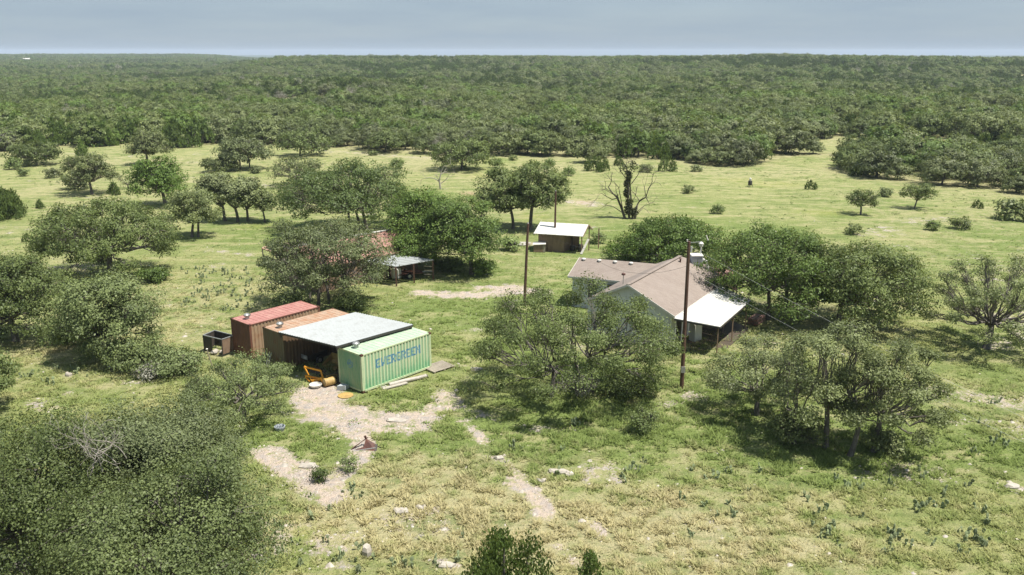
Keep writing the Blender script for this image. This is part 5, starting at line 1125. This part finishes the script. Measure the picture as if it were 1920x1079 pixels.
    # rusty side lean-to under the oak
    b0, b1, b2, b3 = [Vector(G3(px, py, z)) for px, py, z in ((1349, 531, 2.72), (1382, 546, 2.3), (1376, 508, 2.5), (1336, 501, 3.3))]
    for k in range(4):
        s0, s1 = k / 4, (k + 1) / 4 - .01; MB().slab([L_(b0.lerp(b3, s0)), L_(b1.lerp(b2, s0)), L_(b1.lerp(b2, s1)), L_(b0.lerp(b3, s1))], .04).build('rusty_sheet', M['barn_red'], t)
    for s in (.1, .9): p = b1.lerp(b2, s); MB().bar(L_((p.x, p.y, 0)), L_((p.x, p.y, 2.3)), .1).build('post', M['tan_wood'], t)
    x, y = A.x, A.y
    fz = A + u * 3.1 - v * .55
    tt = thing('chest_freezer', 'white upright appliance standing on the shaded porch', 'appliance', (fz.x, fz.y, .08), .55); MB().box(-.35, -.3, 0, .35, .3, 1.35).build('cabinet', M['white_metal'], tt, bevel=.03); MB().box(-.35, -.345, .05, .35, -.305, 1.3).build('door', M['white_metal'], tt)
    q = A + u * 6.3 - v * 1.4; tt = thing('porch_chair', 'red-brown chair in the deep shade of the porch', 'chair', (q.x, q.y, .08), .3)
    MB().box(-.25, -.25, .4, .25, .25, .46).build('seat', M['barn_red'], tt); MB().box(-.25, .2, .46, .25, .25, .95).build('backrest', M['barn_red'], tt)
    for sx in (-.23, .19):
        for sy in (-.23, .19): MB().box(sx, sy, 0, sx + .04, sy + .04, .4).build('leg', M['barn_red'], tt)
house()
x, y = G(1415, 605); t = thing('woodpile', 'stack of reddish boards under the oak beside the porch', 'woodpile', (x, y, 0), .9)
for k in range(9): MB().bar((-.9 + .05 * (k % 3), -.4 + .28 * (k % 3), .12 + .16 * (k // 3)), (.9, -.4 + .28 * (k % 3), .14 + .16 * (k // 3)), .24, .12).build('board', M['tan_wood' if k % 2 else 'barn_red'], t)
x, y = G(1160, 652); o = MB().tube([(-.9, 0, .12), (0, .05, .14), (.9, 0, .12)], [.12, .13, .10], 8).build('log', M['dark_bark']); o.location = (x, y, 0); tag(o, 'short dark log lying before the house beyond the red soil', 'log')

# ------------------------------------------------------------------ old barn behind the oaks
def barn():
    ra = Vector(G3(598, 455, 3.9)); rb = Vector(G3(746, 429, 3.9)); d = (rb - ra).normalized(); n = Vector((d.y, -d.x, 0)); ra = ra - d * 2.5
    t = thing('old_barn', 'old barn with a rusty red ribbed roof showing between two oaks', 'barn', (ra.x, ra.y, 0)); Lb = (rb - ra).length; K = 14; w = Lb / K
    Lc = lambda p: tuple(Vector(p) - Vector((ra.x, ra.y, 0)))
    for k in range(K):
        for sgn in (1, -1):
            p0 = ra + d * (k * w); p1 = ra + d * (k * w + w * .985); e0 = p0 + n * 3.3 * sgn; e1 = p1 + n * 3.3 * sgn; e0.z = e1.z = 2.35
            if sgn == 1 or k % 2 == 0:
                if sgn == -1: p1 = ra + d * (k * w + w * 1.985); e1 = p1 + n * 3.3 * sgn; e1.z = 2.35
                o = MB().slab([Lc(e0), Lc(e1), Lc(p1), Lc(p0)], .03).build('roof_sheet', M['barn_red'], t)
                if sgn == 1: MB().bar(Lc(p0 + Vector((0, 0, .04))), Lc(e0 + Vector((0, 0, .04))), .05, .035).build('standing_seam', M['rust_roof'], o)
    MB().bar(Lc(ra + Vector((0, 0, .05))), Lc(rb + Vector((0, 0, .05))), .3, .05).build('ridge_cap', M['white_trim'], t)
    for sgn in (1, -1):
        a = ra + n * 3.0 * sgn; b = rb + n * 3.0 * sgn; MB().wall(Lc(a)[:2], Lc(b)[:2], -.2, 2.4, 2.4).build('wall', M['tan_wood'], t)
    for p in (ra + d * .2, rb - d * .2):
        MB().wall(Lc(p + n * 3)[:2], Lc(p)[:2], -.2, 2.4, 3.7).build('gable_wall', M['tan_wood'], t); MB().wall(Lc(p)[:2], Lc(p - n * 3)[:2], -.2, 3.7, 2.4).build('gable_wall', M['tan_wood'], t)
    # lean-to at its left with broken rusty sheets
    c = [Vector(G3(px, py, z)) for px, py, z in ((492, 466, 1.9), (540, 483, 1.5), (600, 466, 2.2), (560, 450, 2.5))]
    l = thing('collapsing_shed', 'low shed with dark sagging roof and rusty edges poking out left of the barn oak', 'shed', (c[0].x, c[0].y, 0)); Lk = lambda p: tuple(Vector(p) - Vector((c[0].x, c[0].y, 0)))
    for k in range(5):
        s0, s1 = k / 5, (k + 1) / 5 - .02; MB().slab([Lk(c[0].lerp(c[3], s0)), Lk(c[1].lerp(c[2], s0)), Lk(c[1].lerp(c[2], s1)), Lk(c[0].lerp(c[3], s1))], .04).build('roof_sheet', M['dark_metal' if k % 2 == 0 else 'tan_wood'], l)
    MB().bar(Lk(c[0]), Lk(c[1]), .22, .1).build('edge_board', M['rust_roof'], l); MB().bar(Lk(c[0]), Lk(c[0] + Vector((.7, .5, .3))), .5, .06).build('loose_sheet', M['rust_roof'], l)
    for p in c: MB().bar(Lk((p.x, p.y, -.1)), Lk((p.x, p.y, p.z - .05)), .1).build('post', M['grey_wood'], l)
    MB().wall(Lk(c[0])[:2], Lk(c[1])[:2], 0, 1.2, .9, .05).build('wall', M['grey_wood'], l)
    # right lean-to, whitish roof on posts
    c = [Vector(G3(px, py, z)) for px, py, z in ((742, 500, 1.95), (815, 487, 1.95), (700, 470, 2.35), (650, 484, 2.35))]
    l = thing('pole_lean_to', 'lean-to with a bluish white metal roof on posts at the right of the barn', 'shed', (c[0].x, c[0].y, 0)); Lk2 = lambda p: tuple(Vector(p) - Vector((c[0].x, c[0].y, 0)))
    for k in range(5):
        s0, s1 = k / 5, (k + 1) / 5 - .012; MB().slab([Lk2(c[0].lerp(c[1], s0)), Lk2(c[0].lerp(c[1], s1)), Lk2(c[3].lerp(c[2], s1)), Lk2(c[3].lerp(c[2], s0))], .05).build('roof_sheet', M['galvanised'], l)
    for s in (.0, .45, .95): p = c[0].lerp(c[1], s); MB().bar(Lk2((p.x, p.y, -.1)), Lk2((p.x, p.y, 1.9)), .13).build('post', M['wood_pole'], l)
    p = c[0].lerp(c[1], .95); 
    for zz in (.5, .9, 1.3): MB().bar(Lk2((p.x - .9, p.y + .1, zz)), Lk2((p.x, p.y, zz)), .05, .10).build('rail', M['grey_wood'], l)
    x, y = G(741, 528); tk = thing('water_tank', 'rounded white tank in the shade of the lean-to', 'tank', (x, y + .9, 0)); MB().lathe([(.42, .1), (.5, .2), (.5, .95), (.40, 1.12), (.12, 1.2)], (0, 0, 0), 18).build('tank_body', M['white_metal'], tk, smooth=False); MB().lathe([(.1, 1.19), (.1, 1.27), (.02, 1.28)], (0, 0, 0), 10).build('tank_cap', M['dark_metal'], tk)
    x, y = G(762, 526); fl = thing('flatbed_trailer', 'low dark red flatbed trailer under the lean-to', 'trailer', (x, y + 1.1, 0), .35); MB().box(-1.3, -.7, .45, 1.4, .7, .52).build('bed', M['maroon_paint'], fl); MB().bar((1.4, 0, .45), (2.5, 0, .4), .1).build('drawbar', M['vent_metal'], fl)
    for sy in (-.8, .8): wheel(fl, (0, sy, .32), .32, .2)
barn()

# ------------------------------------------------------------------ white-roofed shed
def shed():
    zE, zR = 1.95, 2.95; a, b, c, d = [Vector(G3(px, py, z)) for px, py, z in ((1000.5, 438, zE), (1092.7, 443.6, zE), (1103.5, 421.4, zR), (1013, 416, zR))]
    t = thing('open_shed', 'tan board shed with a bright white metal roof and open right bay', 'shed', (a.x, a.y, 0)); Lc = lambda p: tuple(Vector(p) - Vector((a.x, a.y, 0))); n = 9
    for k in range(n):
        s0, s1 = k / n, (k + 1) / n - .003; MB().slab([Lc(a.lerp(b, s0)), Lc(a.lerp(b, s1)), Lc(d.lerp(c, s1)), Lc(d.lerp(c, s0))], .04).build('roof_sheet', M['white_metal'], t)
    bk0 = d + (d - a) * .75; bk1 = c + (c - b) * .75; bk0.z = bk1.z = 2.2; MB().slab([Lc(d), Lc(c), Lc(bk1), Lc(bk0)], .04).build('roof_back', M['white_metal'], t)
    ex = (b - a).normalized(); ey = (d - a); ey.z = 0; ey = ey.normalized(); Lf = (b - a).length
    o = a + ex * .35 + ey * .5
    q = lambda s, r: (a + ex * s + ey * r)
    K = 8; w = (Lf * .52) / K
    for k in range(K): MB().wall(Lc(q(.35 + k * w, .5))[:2], Lc(q(.35 + k * w + w * .97, .5))[:2], -.1, zE, zE, .05).build('wall_board', M['tan_wood'], t)
    MB().wall(Lc(q(.35, 3.6))[:2], Lc(q(.35, .5))[:2], -.1, 2.1, 2.0, .05).build('wall', M['tan_wood'], t)
    MB().wall(Lc(q(.35 + K * w, .5))[:2], Lc(q(.35 + K * w, 2.6))[:2], -.1, 1.95, 2.5, .05).build('wall', M['tan_wood'], t)
    MB().wall(Lc(q(.35 + K * w, 2.6))[:2], Lc(q(.35 + K * w + .95, 2.6))[:2], -.1, 2.4, 2.4, .05).build('wall', M['tan_wood'], t)
    MB().wall(Lc(q(.35, 3.6))[:2], Lc(q(Lf * .56, 3.6))[:2], -.1, 2.1, 2.1, .05).build('wall', M['tan_wood'], t)
    MB().box(*Lc(q(.35 + K * w + .12, 2.55))[:2], 0, Lc(q(.35 + K * w + .12, 2.55))[0] + .7, Lc(q(.35 + K * w + .12, 2.55))[1] + .02, 1.7).build('doorway', M['dark_metal'], t)
    for s, r, z in ((Lf - .25, .4, 1.9), (Lf + .45, 3.7, 2.2), (Lf - .1, 2.2, 2.7)): p = q(s, r); MB().bar(Lc((p.x, p.y, -.1)), Lc((p.x, p.y, z)), .12).build('post', M['tan_wood'], t)
    MB().bar(Lc(b + Vector((.03, 0, -.06))), Lc(c + Vector((.03, 0, -.06))), .05, .12).build('barge_board', M['tan_wood'], t); MB().bar(Lc(c + Vector((.03, 0, -.06))), Lc(bk1 + Vector((.03, 0, -.06))), .05, .12).build('barge_board', M['tan_wood'], t)
    p0 = q(Lf - .1, -.1); p1 = q(Lf + .3, .9); o = MB().bar((0, 0, 0), (p1.x - p0.x, p1.y - p0.y, 1.5), .28, .04).build('leaning_board', M['white_trim']); o.location = (p0.x, p0.y, 0); tag(o, 'pale board leaning on the right post of the white-roofed shed', 'board')
    for k, (s, r, h) in enumerate(((Lf - 1.7, 1.6, .5), (Lf - .7, 1.3, .75))):
        p = q(s, r); o = MB().lathe([(.3, 0), (.33, h * .3), (.33, h * .7), (.28, h)], (0, 0, 0), 12).build('barrel', M['dark_metal']); o.location = (p.x, p.y, 0); tag(o, ['low dark barrel in the open bay of the white-roofed shed', 'taller dark barrel nearest the right post of the white-roofed shed'][k], 'barrel')
    x, y = G(1011, 473); bx = thing('storage_box', 'small tan wooden box with a pale slanted lid in front of the shed', 'box', (x, y, 0), -.06); MB().box(-.62, 0, 0, .40, .9, .78).build('crate_body', M['tan_wood'], bx); MB().box(.405, 0, 0, .66, .9, .80).build('end_board', M['grey_wood'], bx); MB().slab([(-.7, -.08, .84), (.72, -.08, .92), (.72, .98, 1.0), (-.7, .98, .92)], .06).build('lid', M['white_trim'], bx)
    x, y = G(965, 460); lp = thing('lumber_stack', 'low pile of pale boards on bare ground left of the shed', 'lumber', (x, y, 0), -.05)
    for k in range(6): MB().bar((-1.6 + .2 * (k % 2), -.5 + .3 * k, .08 + .03 * (k % 2)), (1.2 + .3 * (k % 3), -.45 + .28 * k, .1), .22, .07).build('board', M['white_trim' if k % 2 else 'limestone'], lp)
shed()

# ------------------------------------------------------------------ utility poles and lines
def pole(label, bx, by, tx, ty, r0, r1, arm):
    x, y = G(bx, by); p = AY(tx, ty, y); t = thing('utility_pole', label, 'utility pole', (x, y, 0), 0, 'wooden utility poles'); top = (p[0] - x, 0, p[2])
    MB().tube([(0, 0, -.3), (top[0] * .5, 0, top[2] * .5), top], [r0, (r0 + r1) / 2, r1], 12).build('shaft', M['wood_pole'], t)
    if arm:
        MB().tube([(top[0] - .12, 0, top[2] - .02), (top[0] - .12, 0, top[2] + .12)], .05, 8).build('insulator', M['white_trim'], t)
        MB().bar((top[0], 0, top[2] - .1), (top[0] + .75, -.2, top[2] + .02), .05).build('bracket', M['vent_metal'], t)
        lp = MB().lathe([(.03, -.35), (.13, -.28), (.16, -.1), (.05, 0)], (top[0] + .72, -.2, top[2] + .02), 10).build('yard_light', M['white_metal'], t)
        MB().tube([(top[0] + 1.0, -.2, top[2] + .42), (top[0] + 1.12, -.25, top[2] + .12)], .04, 6).build('lightning_rod', M['white_trim'], t)
        MB().tube([(top[0] * .9 + .14, -.02, top[2] * .93), (top[0] * .9 + .17, -.02, top[2] * .93 + .35)], .07, 8).build('insulator', M['white_trim'], t)
        MB().box(-.13, -.2, 1.1, .13, -.12, 1.5).build('meter_box', M['vent_metal'], t)
    else: MB().tube([(top[0], 0, top[2] - .05), (top[0], 0, top[2] + .1)], .045, 8).build('insulator', M['white_trim'], t)
    return Vector((x + top[0], y, top[2]))
p1 = pole('tall brown pole in front of the house porch', 1278, 727, 1292, 453, .14, .10, True)
p2 = pole('leaning wooden pole between the barn oaks and the house', 983, 573, 990, 420, .13, .10, False)
p3 = pole('thin wooden pole standing in front of the white-roofed shed', 1040, 469, 1042, 359, .13, .09, False)
FOOT += [(G(1278, 727)[0], G(1278, 727)[1], .15)]
def cable(label, a, b, sag, r=.014):
    a, b = Vector(a), Vector(b); pts = [a.lerp(b, k / 24) - Vector((0, 0, sag * 4 * (k / 24) * (1 - k / 24))) for k in range(25)]; o = MB().tube(pts, r, 4).build('power_line', M['vent_metal' if r == .005 else 'dark_metal']); tag(o, label, 'cable')
far = Vector(AY(1920, 800, 30.0)); far = p1 + (Vector(AY(1600, 612, 46)) - p1) * 2.2
cable('upper overhead line dropping right from the tall brown pole', p1 + Vector((.1, 0, -.35)), far, .25, .005)
far2 = far + Vector((-.3, -.2, -1.0)); cable('lower overhead line crossing in front of the porch roof to the right', p1 + Vector((.1, 0, -1.9)), far2, .35, .005)
cable('thin service wire from the tall brown pole to the house wing roof', p1 + Vector((-.1, 0, -1.6)), Vector(G3(1125, 492, 4.0)), .7, .008)
cable('overhead wire between the leaning pole and the thin pole by the shed', p2, p3, .5, .009)
cable('overhead wire between the tall brown pole and the leaning pole', p1 + Vector((-.1, 0, -.6)), p2, 1.2, .009)

# small things in the far pasture and beyond
x, y = G(1406, 350); t = thing('game_feeder', 'tiny dark object with a white top alone in the far pasture', 'feeder', (x, y, hz(x, y))); MB().lathe([(.3, .3), (.34, .5), (.34, 1.0), (.1, 1.1)], (0, 0, 0), 10).build('hopper', M['dark_metal'], t); MB().lathe([(.16, 1.1), (.2, 1.4), (.05, 1.5)], (0, 0, 0), 8).build('cap', M['white_metal'], t)
for k in range(3): MB().bar((.5 * math.cos(k * 2.1), .5 * math.sin(k * 2.1), 0), (.25 * math.cos(k * 2.1), .25 * math.sin(k * 2.1), .6), .06).build('leg', M['dark_metal'], t)
D_ = 1900.0; th_ = math.atan((113 - 960) / (FPX * math.cos(PITCH))); x, y = D_ * math.sin(th_) , D_ * math.cos(th_); zb = hz(x, y)
t = thing('far_barn', 'tiny white metal building far off in the woods at upper left', 'building', (x, y, zb), .2)
def fb(m): return m
MB().box(-5, -4, 0, 5, 4, 9.0).build('wall', M['grey_wood'], t); MB().slab([(-6, -5, 9.1), (6, -5, 9.1), (6, 0, 10.8), (-6, 0, 10.8)], .2).build('roof', M['white_metal'], t); MB().slab([(-6, 0, 10.8), (6, 0, 10.8), (6, 5, 9.1), (-6, 5, 9.1)], .2).build('roof', M['white_metal'], t)

build_grass()

# ------------------------------------------------------------------ the air
HAZE = True
if HAZE:
    m = bpy.data.materials.new('haze_air'); m.use_nodes = True; t = m.node_tree; t.nodes.clear(); o_ = N(t, 'ShaderNodeOutputMaterial'); v = N(t, 'ShaderNodeVolumePrincipled')
    v.inputs['Color'].default_value = (.72, .84, 1.0, 1); v.inputs['Density'].default_value = .00012; v.inputs['Anisotropy'].default_value = 0.0; L(t, v.outputs[0], o_.inputs['Volume'])
    h = MB().box(-11500, -11500, -60, 11500, 11500, 48).build('haze', m); tag(h, None, None, kind='stuff')
